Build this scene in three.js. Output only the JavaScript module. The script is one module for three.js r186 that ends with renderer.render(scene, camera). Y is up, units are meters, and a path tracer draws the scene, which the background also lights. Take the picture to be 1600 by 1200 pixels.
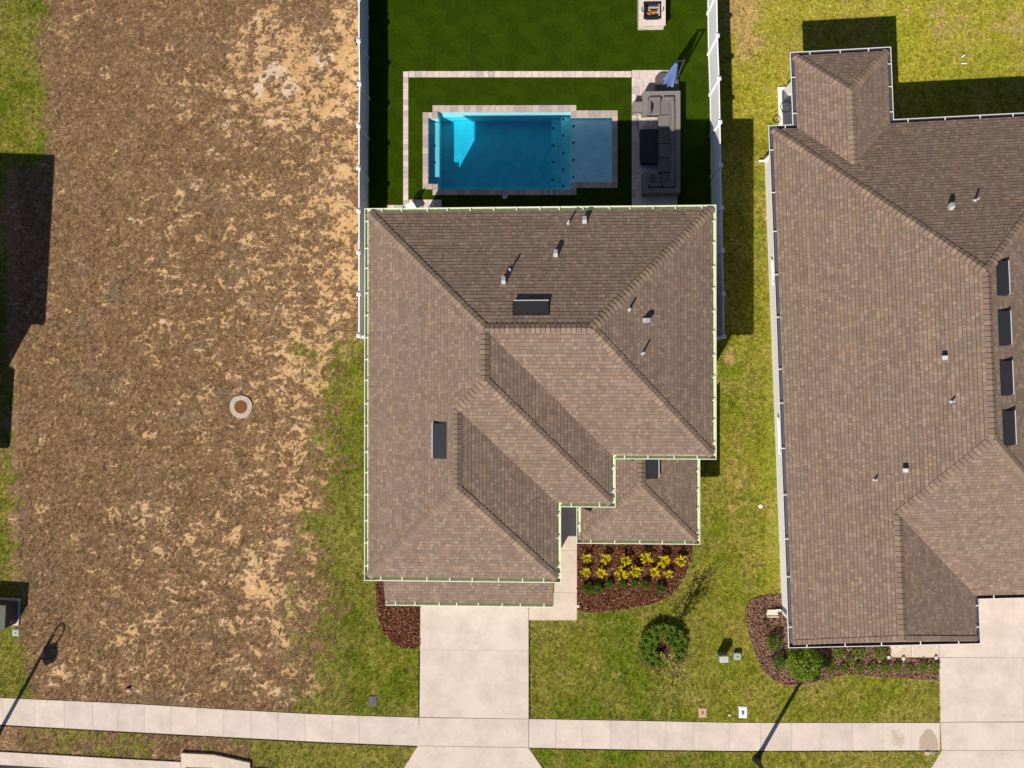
import * as THREE from 'three';
import { Sky } from 'three/addons/objects/Sky.js';
import { RoundedBoxGeometry } from 'three/addons/geometries/RoundedBoxGeometry.js';
import { mergeGeometries } from 'three/addons/utils/BufferGeometryUtils.js';

// ------------------------------------------------------------------ camera, sky, sun, exposure
const scene = new THREE.Scene();
const FOCAL = 1173, ALT = 34;                                   // drone 34 m up, lens in survey units
const camera = new THREE.PerspectiveCamera(2 * Math.atan(600 / FOCAL) * 180 / Math.PI, 4 / 3, 0.5, 900);
camera.position.set(0, ALT, 0);
camera.up.set(0, 0, -1);
const FWD = new THREE.Vector3(-50 / FOCAL, -1, -5 / FOCAL).normalize();
camera.lookAt(camera.position.clone().addScaledVector(FWD, ALT));
const SUN_ALT = 42.3 * Math.PI / 180, SUN_AZ = 29.2 * Math.PI / 180;
const SUN = new THREE.Vector3(-Math.sin(SUN_AZ) * Math.cos(SUN_ALT), Math.sin(SUN_ALT), Math.cos(SUN_AZ) * Math.cos(SUN_ALT));
const sky = new Sky(); sky.name = 'sky'; sky.scale.setScalar(800);
const su = sky.material.uniforms;
su.sunPosition.value.copy(SUN); su.turbidity.value = 2.2; su.rayleigh.value = 0.9; su.mieCoefficient.value = 0.003; su.mieDirectionalG.value = 0.8;
sky.userData = { kind: 'structure', label: 'clear blue daytime sky dome', category: 'sky' };
scene.add(sky);
scene.environmentIntensity = 0.1;
const sun = new THREE.DirectionalLight(new THREE.Color(1, 0.93, 0.82), 5);
sun.name = 'sun'; sun.position.copy(SUN).multiplyScalar(120); sun.castShadow = true;
sun.shadow.mapSize.set(4096, 4096); sun.shadow.radius = 1;
Object.assign(sun.shadow.camera, { left: -45, right: 45, top: 45, bottom: -45, near: 10, far: 260 });
scene.add(sun, sun.target);
const renderer = new THREE.WebGLRenderer({ antialias: true });
renderer.toneMapping = THREE.LinearToneMapping;
renderer.toneMappingExposure = 1.25;
renderer.shadowMap.enabled = true;

// ------------------------------------------------------------------ helpers
// Site survey: plan readings (u right, v down) of a point h metres above the ground -> metres (x east, z toward the street)
const RIGHT = new THREE.Vector3().crossVectors(FWD, camera.up).normalize(), UPV = new THREE.Vector3().crossVectors(RIGHT, FWD);
function at(u, v, h = 0) {
  const d = FWD.clone().addScaledVector(RIGHT, (u - 800) / FOCAL).addScaledVector(UPV, -(v - 600) / FOCAL);
  const t = (h - ALT) / d.y;
  return [d.x * t, d.z * t];
}
const plan = (list, h = 0) => list.map(([u, v]) => at(u, v, h));
let seed = 7;
function rnd() { seed = (seed + 0x6D2B79F5) | 0; let t = Math.imul(seed ^ (seed >>> 15), 1 | seed); t = (t + Math.imul(t ^ (t >>> 7), 61 | t)) ^ t; return ((t ^ (t >>> 14)) >>> 0) / 4294967296; }
const rr = (a, b) => a + (b - a) * rnd();
const clamp = (x, a = 0, b = 1) => Math.min(b, Math.max(a, x));
const sstep = (a, b, x) => { const t = clamp((x - a) / (b - a)); return t * t * (3 - 2 * t); };
const mix = (a, b, t) => a + (b - a) * t;
const mix3 = (a, b, t) => [mix(a[0], b[0], t), mix(a[1], b[1], t), mix(a[2], b[2], t)];
function hash(x, y, s) { let h = Math.imul(x | 0, 374761393) + Math.imul(y | 0, 668265263) + Math.imul(s | 0, 2147483647 ^ 0x5bd1e995); h = Math.imul(h ^ (h >>> 13), 1274126177); return ((h ^ (h >>> 16)) >>> 0) / 4294967296; }
function noise(x, y, s = 0, per = 0) {
  const xi = Math.floor(x), yi = Math.floor(y), fx = x - xi, fy = y - yi;
  const w = per ? (q) => ((q % per) + per) % per : (q) => q;
  const a = hash(w(xi), w(yi), s), b = hash(w(xi + 1), w(yi), s), c = hash(w(xi), w(yi + 1), s), d = hash(w(xi + 1), w(yi + 1), s);
  const ux = fx * fx * (3 - 2 * fx), uy = fy * fy * (3 - 2 * fy);
  return a + (b - a) * ux + (c - a) * uy + (a - b - c + d) * ux * uy;
}
function fbm(x, y, s, o = 4, per = 0) { let v = 0, a = 0.5, n = 0; for (let i = 0; i < o; i++) { v += a * noise(x, y, s + i * 17, per); n += a; x *= 2; y *= 2; per *= 2; a *= 0.5; } return v / n; }
const toS = (l) => 255 * (l <= 0.0031308 ? 12.92 * l : 1.055 * Math.pow(l, 1 / 2.4) - 0.055);
function texture(w, h, fn, srgb = true) {
  const d = new Uint8Array(w * h * 4);
  for (let j = 0, k = 0; j < h; j++) for (let i = 0; i < w; i++, k += 4) {
    const c = fn(i, j);
    for (let q = 0; q < 3; q++) d[k + q] = clamp(srgb ? toS(Math.max(0, c[q])) : c[q] * 255, 0, 255);
    d[k + 3] = 255;
  }
  const t = new THREE.DataTexture(d, w, h, THREE.RGBAFormat);
  t.magFilter = THREE.LinearFilter; t.minFilter = THREE.LinearMipmapLinearFilter; t.generateMipmaps = true;
  t.wrapS = t.wrapT = THREE.RepeatWrapping; t.anisotropy = 8;
  if (srgb) t.colorSpace = THREE.SRGBColorSpace;
  t.needsUpdate = true;
  return t;
}
function rep(t, r) { const c = t.clone(); c.repeat.set(r, r); c.needsUpdate = true; return c; }
const lin = (r, g, b) => new THREE.Color().setRGB(r, g, b);
const matte = (o) => new THREE.MeshPhysicalMaterial({ roughness: 1, specularIntensity: 0.15, ...o });
function mat(r, g, b, rough = 0.85, extra = {}) { if (rough > 0.88) return matte({ color: lin(r, g, b), ...extra }); return new THREE.MeshStandardMaterial({ color: lin(r, g, b), roughness: rough, ...extra }); }

const taken = {};
function numbered(n) { const k = taken[n] = (taken[n] ?? -1) + 1; return k ? `${n}_${String(k).padStart(3, '0')}` : n; }
function tag(o, label, category, group, kind) { o.userData.label = label; o.userData.category = category; if (group) o.userData.group = group; if (kind) o.userData.kind = kind; return o; }
function shade(o) { o.castShadow = true; o.receiveShadow = true; return o; }
function thing(name, label, category, pos = [0, 0, 0], turn = 0, group, kind) {
  const o = new THREE.Group(); o.name = numbered(name); o.position.set(...pos); o.rotation.y = turn; scene.add(o);
  return tag(o, label, category, group, kind);
}
function part(name, geo, m, parent = scene) {
  const g = Array.isArray(geo) ? mergeGeometries(geo.map((q) => { const n = q.index ? q.toNonIndexed() : q; for (const k of Object.keys(n.attributes)) if (!['position', 'normal', 'uv', 'color'].includes(k)) n.deleteAttribute(k); return n; })) : geo;
  const o = shade(new THREE.Mesh(g, m)); o.name = parent === scene ? numbered(name) : name; parent.add(o); return o;
}
function copyThing(o, pos, turn, label, group) {
  const c = o.clone(); c.name = numbered(o.name.replace(/_\d{3}$/, '')); c.userData = { ...o.userData, label }; if (group) c.userData.group = group;
  c.position.set(...pos); c.rotation.y = turn; scene.add(c); return c;
}
const bx = (w, h, d, x = 0, y = 0, z = 0, ry = 0, rx = 0, rz = 0) => { const g = new THREE.BoxGeometry(w, h, d); if (rx) g.rotateX(rx); if (rz) g.rotateZ(rz); if (ry) g.rotateY(ry); return g.translate(x, y, z); };
const rbx = (w, h, d, r, x = 0, y = 0, z = 0) => new RoundedBoxGeometry(w, h, d, 3, r).translate(x, y, z);
const cyl = (r0, r1, h, x = 0, y = 0, z = 0, n = 16) => new THREE.CylinderGeometry(r1, r0, h, n).translate(x, y + h / 2, z);
function tube(pts, r, seg = 24, n = 8) { return new THREE.TubeGeometry(new THREE.CatmullRomCurve3(pts.map((p) => new THREE.Vector3(...p))), seg, r, n); }
function geoFrom(pos, uv, col) {
  const g = new THREE.BufferGeometry();
  g.setAttribute('position', new THREE.Float32BufferAttribute(pos, 3));
  if (uv) g.setAttribute('uv', new THREE.Float32BufferAttribute(uv, 2));
  if (col) g.setAttribute('color', new THREE.Float32BufferAttribute(col, 3));
  g.computeVertexNormals();
  return g;
}
// flat sheet or prism over a plan polygon (list of [x,z]); uv in metres
function slabGeo(poly, y1, y0 = null, holes = [], uvFn = (x, z) => [x, z]) {
  let P = poly.map(([x, z]) => new THREE.Vector2(x, z)); if (THREE.ShapeUtils.isClockWise(P)) P.reverse();
  const H = holes.map((h) => { const q = h.map(([x, z]) => new THREE.Vector2(x, z)); if (!THREE.ShapeUtils.isClockWise(q)) q.reverse(); return q; });
  const all = [P, ...H].flat(), tri = THREE.ShapeUtils.triangulateShape(P, H), pos = [], uv = [];
  const put = (v, y) => { pos.push(v.x, y, v.y); uv.push(...uvFn(v.x, v.y)); };
  for (const [a, b, c] of tri) { put(all[a], y1); put(all[c], y1); put(all[b], y1); }
  if (y0 !== null) {
    for (const [a, b, c] of tri) { put(all[a], y0); put(all[b], y0); put(all[c], y0); }
    for (const R of [P, ...H]) for (let i = 0; i < R.length; i++) {
      const a = R[i], b = R[(i + 1) % R.length];
      const L = a.distanceTo(b), q = [[a, y0, 0, 0], [b, y1, L, y1 - y0], [b, y0, L, 0], [a, y0, 0, 0], [a, y1, 0, y1 - y0], [b, y1, L, y1 - y0]];
      for (const [v, y, s, t] of q) { pos.push(v.x, y, v.y); uv.push(s + v.x, t); }
    }
  }
  return geoFrom(pos, uv);
}
function inPoly(x, z, P) { let c = false; for (let i = 0, j = P.length - 1; i < P.length; j = i++) { const [xi, zi] = P[i], [xj, zj] = P[j]; if ((zi > z) !== (zj > z) && x < (xj - xi) * (z - zi) / (zj - zi) + xi) c = !c; } return c; }
const rectP = (u0, v0, u1, v1, h = 0) => plan([[u0, v0], [u1, v0], [u1, v1], [u0, v1]], h);
const ORD = ['first', 'second', 'third', 'fourth', 'fifth', 'sixth', 'seventh', 'eighth', 'ninth', 'tenth', 'eleventh', 'twelfth'];

// ------------------------------------------------------------------ plans of the ground surfaces
const POOL_MAIN = rectP(684, 174, 892, 297), POOL_BENCH = rectP(669, 184, 684, 288), POOL_SHELF = rectP(892, 182, 957, 285);
const POOL_OUT = plan([[669, 184], [684, 184], [684, 174], [892, 174], [892, 182], [957, 182], [957, 285], [892, 285], [892, 297], [684, 297], [684, 288], [669, 288]]);
const COPE_OUT = plan([[660.5, 176], [676, 176], [676, 165], [900.5, 164], [900.5, 173], [965, 173], [965, 294], [900.5, 294], [900.5, 305], [676, 305], [676, 296], [660.5, 296]]);
const TURF = [at(577, -260), at(1107, -260), at(1107, 60), at(1114, 560), at(576, 560)];
const WALK_TOP = [[-160, 1082], [0, 1090], [200, 1099], [350, 1108], [500, 1116], [655, 1121], [826, 1123], [1000, 1126], [1150, 1129], [1467, 1129], [1600, 1129], [1760, 1129]];
const WALK_BOT = [[-160, 1123], [0, 1132], [200, 1143], [350, 1151], [500, 1159], [652, 1165], [826, 1168], [1000, 1171], [1150, 1173], [1467, 1172], [1600, 1172], [1760, 1172]];
const lineAt = (L, u) => { for (let i = 1; i < L.length; i++) if (u <= L[i][0]) { const t = (u - L[i - 1][0]) / (L[i][0] - L[i - 1][0]); return mix(L[i - 1][1], L[i][1], t); } return L[L.length - 1][1]; };
const WALKWAY = plan([[826.5, 930], [864, 930], [872, 780], [902, 780], [901.5, 969], [826.5, 969]]);
const DRIVE_ALL = plan([[655, 930], [827, 930], [826, 1168], [850, 1205], [866, 1260], [608, 1260], [628, 1205], [653, 1165]]);
const DRIVE2_ALL = plan([[1467, 1028], [1467, 990], [1525, 990], [1525, 900], [1760, 900], [1760, 1260], [1400, 1260], [1455, 1205], [1470, 1172]]);
const BED_LEFT = plan([[592, 895], [587, 915], [588, 945], [592, 970], [600, 990], [614, 1004], [630, 1013], [647, 1014], [656, 1009], [656, 895]]);
const BED_FRONT = plan([[902, 800], [1084, 800], [1082, 850], [1078, 877], [1070, 900], [1056, 922], [1040, 935], [1018, 944], [985, 950], [950, 955], [925, 957], [902, 953]]);
const BED_RIGHT = plan([[1290, 928], [1205, 929], [1186, 931], [1171, 938], [1165, 950], [1165, 972], [1173, 1000], [1182, 1026], [1193, 1048], [1209, 1063], [1228, 1070], [1246, 1071], [1272, 1066], [1300, 1058], [1326, 1053], [1350, 1056], [1390, 1059], [1430, 1061], [1466, 1062], [1466, 1028], [1391, 1028], [1391, 960], [1290, 960]]);
const BED_ROUND = Array.from({ length: 30 }, (_, i) => { const a = i / 30 * Math.PI * 2; return at(1035 + Math.cos(a) * (38.5 + 1.4 * Math.sin(3 * a)), 1011 + Math.sin(a) * (40 + 1.5 * Math.cos(2 * a))); });
const HARD = [WALKWAY, DRIVE_ALL, DRIVE2_ALL, BED_LEFT, BED_FRONT, BED_RIGHT, BED_ROUND, TURF];
const nearWalk = (x, z) => { for (let i = 1; i < WALK_T.length; i++) if (x <= WALK_T[i][0]) { const t = (x - WALK_T[i - 1][0]) / (WALK_T[i][0] - WALK_T[i - 1][0]); return [mix(WALK_T[i - 1][1], WALK_T[i][1], t), mix(WALK_B[i - 1][1], WALK_B[i][1], t)]; } return [99, 100]; };
const WALK_T = WALK_TOP.map(([u, v]) => at(u, v)), WALK_B = WALK_TOP.map(([u]) => at(u, lineAt(WALK_BOT, u)));

const KERB_L = [[-160, 1165], [0, 1174], [26, 1175.5], [155, 1183], [283, 1190]], KERB_R = [[394, 1199], [500, 1208], [604, 1213]], KERB_RR = [[870, 1221], [1100, 1222], [1412, 1222]];
const KERB = [...KERB_L, ...KERB_R, ...KERB_RR, [1900, 1222]];
const kerbRun = (u0, u1) => { const o = []; for (let k = 0; k <= 12; k++) { const u = mix(u0, u1, k / 12); o.push(at(u, lineAt(KERB, u) + 3)); } return o; };
// ------------------------------------------------------------------ ground cover: what grows or lies where
const SAND_SPOTS = [[470, 90, 80, 85, .42], [430, 140, 60, 60, .26], [540, 60, 22, 70, .34], [395, 60, 45, 50, .26], [360, 150, 60, 25, .2], [525, 250, 35, 120, .3], [530, 420, 35, 110, .3], [400, 190, 100, 80, .1], [212, 800, 34, 17, .4], [100, 1052, 34, 17, .5],
  [160, 1058, 50, 28, .24], [418, 958, 26, 42, .3], [396, 912, 13, 25, .42], [390, 560, 120, 220, .15], [480, 690, 40, 150, .24], [460, 560, 50, 80, .2], [400, 780, 90, 120, .15], [430, 880, 70, 70, .18], [430, 1060, 90, 50, .24], [300, 1050, 80, 40, .14], [230, 990, 60, 60, .18], [492, 1088, 20, 28, .4], [203, 32, 34, 14, .32], [106, 30, 16, 18, .26], [190, 965, 36, 55, .2], [470, 320, 70, 150, .14],
  [380, 430, 100, 90, .1], [545, 170, 18, 320, .2], [255, 835, 60, 40, .16], [375, 900, 120, 130, .1], [290, 140, 50, 40, .12], [270, 450, 100, 100, .07], [60, 1130, 10, 10, .1], [500, 560, 25, 60, .22]].map(([u, v, a, b, w]) => { const [x, z] = at(u, v); return [x, z, a / 34.5, b / 34.5, w]; });
const PALE_SPOTS = [[500, 85, 18, 28], [440, 150, 26, 22], [205, 805, 25, 12], [480, 1090, 30, 20], [420, 112, 20, 16]].map(([u, v, a, b]) => { const [x, z] = at(u, v); return [x, z, a / 34.5, b / 34.5]; });
const TAN_SPOTS = [[1165, 50, 26, 70, .9], [1148, 20, 20, 40, .6], [1200, 330, 8, 120, .6], [1138, 565, 14, 30, .7], [1150, 760, 22, 70, .5], [1440, 30, 60, 30, .5], [1560, 40, 45, 30, .5], [920, 1050, 60, 16, .35], [540, 560, 18, 30, .4], [1080, 1090, 50, 14, .4]].map(([u, v, a, b, w]) => { const [x, z] = at(u, v); return [x, z, a / 34.5, b / 34.5, w]; });
const XL = -23.5, XR = at(488, 800)[0], ZF = at(560, 520)[1], ZV = at(300, 1150)[1];
function cover(x, z) {               // -> { g: grass 0..1, s: sand 0..1, col }
  const big = fbm(x * 0.32 + 9, z * 0.32 + 4, 3, 4), mid = fbm(x * 1.3, z * 1.3, 11, 4), fine = fbm(x * 5.2, z * 5.2, 23, 3), grain = noise(x * 17, z * 17, 31), grain2 = noise(x * 11 + 5, z * 10, 37), grit = noise(x * 27, z * 27, 41);
  const wob = (big - 0.5) * 3 + (mid - 0.5) * 2.6;
  let g = 0;
  // left strip of lawn
  const lz = z < -10.2 ? XL + 0.2 : z < 4 ? -25.0 : z < 12 ? -24.5 : -23.9;
  g = Math.max(g, sstep(0.55, -0.55, x - lz + wob * 0.35));
  // lawn beside the house; bare beside the long fence
  const rb = XR + (z > 8 ? 0.35 : 0.65), strip = x < -6.2 ? 1 : 0;
  const gr = sstep(-2.2, 1.7, x - rb + wob * 1.0) * sstep(ZF - 0.6, ZF + 1.6, z + wob * 0.5 + (x > -6 ? 50 : 0));
  g = Math.max(g, gr);
  if (x > -6) g = 1;
  const [w0, w1] = nearWalk(x, z);
  if (z > w1 - 0.3 && x < -5) g = clamp(sstep(-16, -8.5, x + wob * 1.6) * 0.9 + 0.28 + (mid - 0.5) * 1.4 + (big - 0.5) * 1.6);
  let dens = 0, pale = 0;
  for (const [a, b, p, q, w] of SAND_SPOTS) { const d = ((x - a) / p) ** 2 + ((z - b) / q) ** 2; if (d < 6) dens += w * Math.exp(-d * 0.75); }
  for (const [a, b, p, q] of PALE_SPOTS) { const d = ((x - a) / p) ** 2 + ((z - b) / q) ** 2; if (d < 6) pale += Math.exp(-d); }
  const wx = x + (fine - 0.5) * 0.9, wz = z + (mid - 0.5) * 0.9;
  const field = fbm(wx * 2.9 + 40, wz * 2.9, 51, 4) * 0.5 + fbm(wx * 8.5, wz * 8.5 + 8, 61, 2) * 0.5;
  let s = sstep(0.665, 0.72, field + dens * 0.37 + (x > -19 ? -0.004 : -0.016)) * (1 - sstep(0.25, 0.75, g));
  s *= 1 - 0.6 * sstep(0.62, 0.8, noise(x * 9, z * 9, 91) * 0.6 + grain * 0.4);
  const vein = sstep(0.86, 0.97, 1 - Math.abs(2 * noise(wx * 4.6, wz * 4.6, 95) - 1)) * sstep(0.45, 0.65, noise(x * 2.3, z * 2.3, 97));
  if (z > w0 - 0.2 && z < w1 + 4) s *= 0.7;
  // colours
  const dirt = mix3(mix3([0.2, 0.118, 0.06], [0.232, 0.142, 0.076], sstep(0.3, 0.72, fine * 0.6 + mid * 0.4)), [0.4, 0.275, 0.155], clamp(0.5 * sstep(0.6, 0.88, grain * 0.55 + grain2 * 0.45) + 0.4 * vein));
  const grey = sstep(0.6, 0.78, fbm(x * 0.7 + 70, z * 0.7, 71, 4));
  let c = mix3(dirt, [0.2, 0.148, 0.11], grey * 0.25);
  c = c.map((q) => q * mix(0.76, 1.26, sstep(0.2, 0.8, grain2 * 0.25 + grain * 0.4 + grit * 0.35)));
  const sand = mix3(mix3([0.58, 0.34, 0.145], [0.7, 0.47, 0.25], mid), [0.7, 0.54, 0.41], sstep(0.35, 0.75, pale * 0.7 + (fine - 0.5) * 0.9 + (mid - 0.5) * 1.2 + 0.12));
  c = mix3(c, sand.map((q) => q * mix(0.86, 1.08, grain)), s * mix(0.75, 1, fine));
  const straw = sstep(0.46, 0.7, mid * 0.5 + fine * 0.3 + big * 0.35 - (x > -6 ? 0.02 : -0.03));
  const lush = sstep(0.48, 0.68, fbm(x * 0.55 + 3, z * 0.55 + 31, 81, 4));
  let lawn = mix3([0.165, 0.168, 0.018], [0.115, 0.15, 0.009], lush);
  lawn = mix3(lawn, [0.098, 0.126, 0.007], strip * sstep(0.42, 0.62, fbm(x * 0.9 + 5, z * 0.9, 85, 3)) * 0.8);
  const yellow = sstep(5.5, 9, x) * (0.3 + 0.75 * sstep(-6, -16, z + (big - 0.5) * 8));
  lawn = mix3(lawn, [0.36, 0.325, 0.032], clamp(yellow * mix(0.5, 1, mid)));
  lawn = mix3(lawn, [0.33, 0.235, 0.08], straw * mix(0.2, 0.45, grain));
  let tan = 0; for (const [a, b, p, q, w] of TAN_SPOTS) { const d = ((x - a) / p) ** 2 + ((z - b) / q) ** 2; if (d < 5) tan += w * Math.exp(-d); }
  lawn = mix3(lawn, [0.42, 0.28, 0.115], sstep(0.35, 0.8, tan + (mid - 0.5) * 1.2 + (fine - 0.5)) * 0.75 * clamp(tan * 3));
  const fleck = noise(x * 14 + 3, z * 14, 101);
  lawn = mix3(lawn, [0.3, 0.235, 0.085], 0.5 * sstep(0.72, 0.95, fleck * 0.6 + grain2 * 0.4));
  lawn = lawn.map((q) => q * mix(0.62, 1.38, sstep(0.2, 0.8, grain * 0.36 + grain2 * 0.16 + fleck * 0.2 + grit * 0.28)));
  const gm = sstep(0.04, 0.2, g) * sstep(0.25, 0.75, g + ((fine - 0.5) * 1.5 + (grain2 - 0.5) * 0.5) * (g > 0.99 ? 0 : 1));
  c = mix3(c, lawn, gm);
  return { g: gm, s, col: c };
}
const MAP = { x0: -29, z0: -22, w: 54, h: 42 };
const siteTex = texture(2048, 1592, (i, j) => cover(MAP.x0 + (i + 0.5) / 2048 * MAP.w, MAP.z0 + (j + 0.5) / 1592 * MAP.h).col);
siteTex.wrapS = siteTex.wrapT = THREE.ClampToEdgeWrapping;
const siteUV = (x, z) => [(x - MAP.x0) / MAP.w, (z - MAP.z0) / MAP.h];
const roughTex = texture(512, 512, (i, j) => { const x = i / 512 * 32, y = j / 512 * 32; const v = 0.55 * fbm(x, y, 5, 4, 32) + 0.45 * noise(x * 4, y * 4, 9, 128); return [v, v, v]; }, false);
const siteMat = matte({ map: siteTex, roughness: 1, bumpMap: rep(roughTex, 27), bumpScale: 0.03 });
const farTex = texture(512, 512, (i, j) => { const x = i / 512 * 24, y = j / 512 * 24; const a = fbm(x, y, 3, 4, 24), b = noise(x * 6, y * 6, 8, 144); return mix3([0.09, 0.098, 0.013], [0.2, 0.155, 0.055], sstep(0.45, 0.7, a)).map((q) => q * mix(0.65, 1.3, b)); });
const farMat = matte({ map: rep(farTex, 1 / 6), roughness: 1, bumpMap: rep(roughTex, 1 / 3), bumpScale: 0.03 });
const poolHole = [COPE_OUT.map(([x, z]) => [x, z])];
tag(part('ground', slabGeo([[-260, -260], [260, -260], [260, 260], [-260, 260]], -0.012, null, poolHole), farMat), 'wide grassy ground around the building plots', 'ground', null, 'structure');
const LOT_EDGE_L = at(62, 0)[0], LOT_EDGE_R = at(490, 800)[0];
const FENCE_X = at(576, 300)[0];
tag(part('vacant_lot', slabGeo([[LOT_EDGE_L, -22], [FENCE_X, -22], [FENCE_X, ZF + 0.3], [LOT_EDGE_R, ZF + 0.3], ...kerbRun(490, 62)], 0, null, [], siteUV), siteMat), 'vacant lot of brown dry grass and orange sand patches', 'vacant lot', null, 'structure');
tag(part('side_lawn', slabGeo([[-29, -22], [LOT_EDGE_L, -22], ...kerbRun(62, -120)], 0, null, [], siteUV), siteMat), 'narrow green lawn strip along the left edge', 'lawn', null, 'structure');
tag(part('front_lawn', slabGeo([[FENCE_X, -22], [25, -22], ...kerbRun(1730, 490), [LOT_EDGE_R, ZF + 0.3], [FENCE_X, ZF + 0.3]], 0, null, poolHole, siteUV), siteMat), 'yellow green lawn around and between the two houses', 'lawn', null, 'structure');

// ------------------------------------------------------------------ shared surface textures
const concTex = texture(512, 512, (i, j) => {
  const x = i / 512 * 16, y = j / 512 * 16, a = fbm(x * 0.5, y * 0.5, 2, 4, 8), b = fbm(x * 2, y * 2, 7, 3, 32), c = noise(x * 12, y * 12, 15, 192);
  const v = mix(0.8, 1.08, a) * mix(0.93, 1.06, b) * mix(0.97, 1.03, c); return [v, v * mix(0.985, 1.0, b), v * mix(0.95, 1.0, a)];
});
const concMap = rep(concTex, 1 / 5);
const concrete = ['#', [0.60, 0.505, 0.44], [0.62, 0.52, 0.45], [0.585, 0.5, 0.44], [0.615, 0.505, 0.41]].slice(1).map((c) => mat(c[0], c[1], c[2], 0.9, { map: concMap, bumpMap: rep(roughTex, 0.7), bumpScale: 0.004 }));
const soil = mat(0.035, 0.024, 0.014, 1, { bumpMap: rep(roughTex, 0.6), bumpScale: 0.03 });  // edging soil, darkened by the trench shade put into its colour
const white = mat(0.78, 0.77, 0.75, 0.5), darkMetal = mat(0.02, 0.02, 0.022, 0.5), blackMat = mat(0.008, 0.008, 0.01, 0.6);

// ------------------------------------------------------------------ pavement, driveways, kerb, road
function slabs(name, label, category, list, mats, y1, y0) {
  const g = thing(name, label, category, [0, 0, 0], 0, null, 'structure');
  list.forEach((poly, i) => {
    const cx = poly.reduce((s, p) => s + p[0], 0) / poly.length, cz = poly.reduce((s, p) => s + p[1], 0) / poly.length;
    const q = poly.map(([x, z]) => { const dx = x - cx, dz = z - cz, L = Math.hypot(dx, dz); return [x - dx / L * 0.006, z - dz / L * 0.006]; });
    const o = slabGeo(q, y1, y0, [], (x, z) => [x + i * 1.37, z + i * 2.11]);
    part('slab', o, Array.isArray(mats) ? mats[Math.floor(hash(i, 3, name.length) * mats.length)] : mats, g);
  });
  return g;
}
const jointsL = [-160, -116, -73, -35, 5, 55, 101, 145, 185, 226, 267, 308, 350, 392, 435, 477, 519, 561, 654.5], jointsR = [826.5, 868, 910, 954, 997, 1040, 1084, 1140, 1188, 1237, 1284, 1332, 1380, 1424, 1468];
const walkCell = (a, b) => plan([[a, lineAt(WALK_TOP, a)], [b, lineAt(WALK_TOP, b)], [b, lineAt(WALK_BOT, b)], [a, lineAt(WALK_BOT, a)]]);
const cells = [];
for (let i = 1; i < jointsL.length; i++) cells.push(walkCell(jointsL[i - 1], jointsL[i]));
for (let i = 1; i < jointsR.length; i++) cells.push(walkCell(jointsR[i - 1], jointsR[i]));
const stainTex = (fn) => texture(256, 256, (i, j) => { const k = concTex.image.data, q = ((j * 2) * 512 + i * 2) * 4; const s = fn(i / 256, j / 256, fbm(i / 20, j / 20, 4, 3)); const b = [0.585, 0.495, 0.425].map((v, n) => v * mix(0.88, 1.0, k[q + n] / 255)); return mix3(b, [0.36, 0.28, 0.2], s); });
const sidewalk = slabs('sidewalk', 'pale concrete sidewalk of square slabs along the street', 'sidewalk', cells, concrete.slice(0, 3), 0.026, -0.1);
{ // two slabs next to the right driveway carry water stains
  const kids = sidewalk.children, n = kids.length;
  const fit = (o, fn) => { const p = o.geometry.attributes.position, u = o.geometry.attributes.uv; o.geometry.computeBoundingBox(); const b = o.geometry.boundingBox; for (let i = 0; i < p.count; i++) u.setXY(i, (p.getX(i) - b.min.x) / (b.max.x - b.min.x), (p.getZ(i) - b.min.z) / (b.max.z - b.min.z)); o.material = new THREE.MeshStandardMaterial({ map: stainTex(fn), roughness: 0.9 }); };
  fit(kids[n - 1], (x, y, f) => { const w = 0.36 * Math.sqrt(clamp((y - 0.2) / 0.45)); return 0.85 * sstep(w, w - 0.04, Math.abs(x - 0.6 + (f - 0.5) * 0.06)) * sstep(0.2, 0.24, y) * sstep(0.98, 0.95, y); });
  fit(kids[n - 2], (x, y, f) => 0.55 * sstep(0.30, 0.1, Math.hypot(x - 0.45 - (y - 0.5) * 0.4, (y - 0.55) * 0.62) + (f - 0.5) * 0.35));
}
slabs('driveway', 'wide pale concrete driveway leading to the left garage', 'driveway', [
  plan([[657, 930], [826, 930], [826, 1016], [656.5, 1015]]), plan([[656.5, 1015], [826, 1016], [826, 1123], [655.5, 1120]]), plan([[655, 1121], [826, 1123.5], [826, 1167.5], [653.5, 1164.5]]),
  plan([[653, 1165], [826, 1168], [851, 1205], [864, 1250], [610, 1250], [628, 1205]])], concrete.slice(0, 2), 0.03, -0.1);
slabs('driveway', 'pale concrete driveway at the lower right corner', 'driveway', [
  plan([[1530, 900], [1760, 900], [1760, 1027], [1467, 1027], [1467, 985], [1530, 985]]), plan([[1467, 1027.5], [1597, 1027], [1599, 1127], [1469, 1128]]), plan([[1597, 1027], [1760, 1027], [1760, 1127], [1599, 1127]]), plan([[1469, 1128.5], [1760, 1127.5], [1760, 1171], [1471, 1172]]), plan([[1471, 1172.5], [1760, 1171.5], [1760, 1250], [1420, 1250], [1452, 1203]])], concrete.slice(1, 3), 0.03, -0.1);
slabs('entry_walkway', 'pale concrete walkway from driveway to the recessed front entry', 'walkway', [
  plan([[826.5, 945], [865, 945], [865, 926], [901.5, 926], [901.5, 969], [826.5, 969]]), plan([[868, 860], [901.5, 860], [901.5, 926], [866, 926]]), plan([[868, 760], [902, 760], [901.5, 860], [868, 860]])], [concrete[3]], 0.028, -0.1);
slabs('front_path', 'short concrete path below the eave of right house', 'path', [plan([[1390, 990], [1423, 990], [1423, 1027], [1390, 1027]]), plan([[1423.5, 990], [1466.5, 990], [1466.5, 1027], [1423.5, 1027]])], [concrete[3]], 0.028, -0.1);
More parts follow.
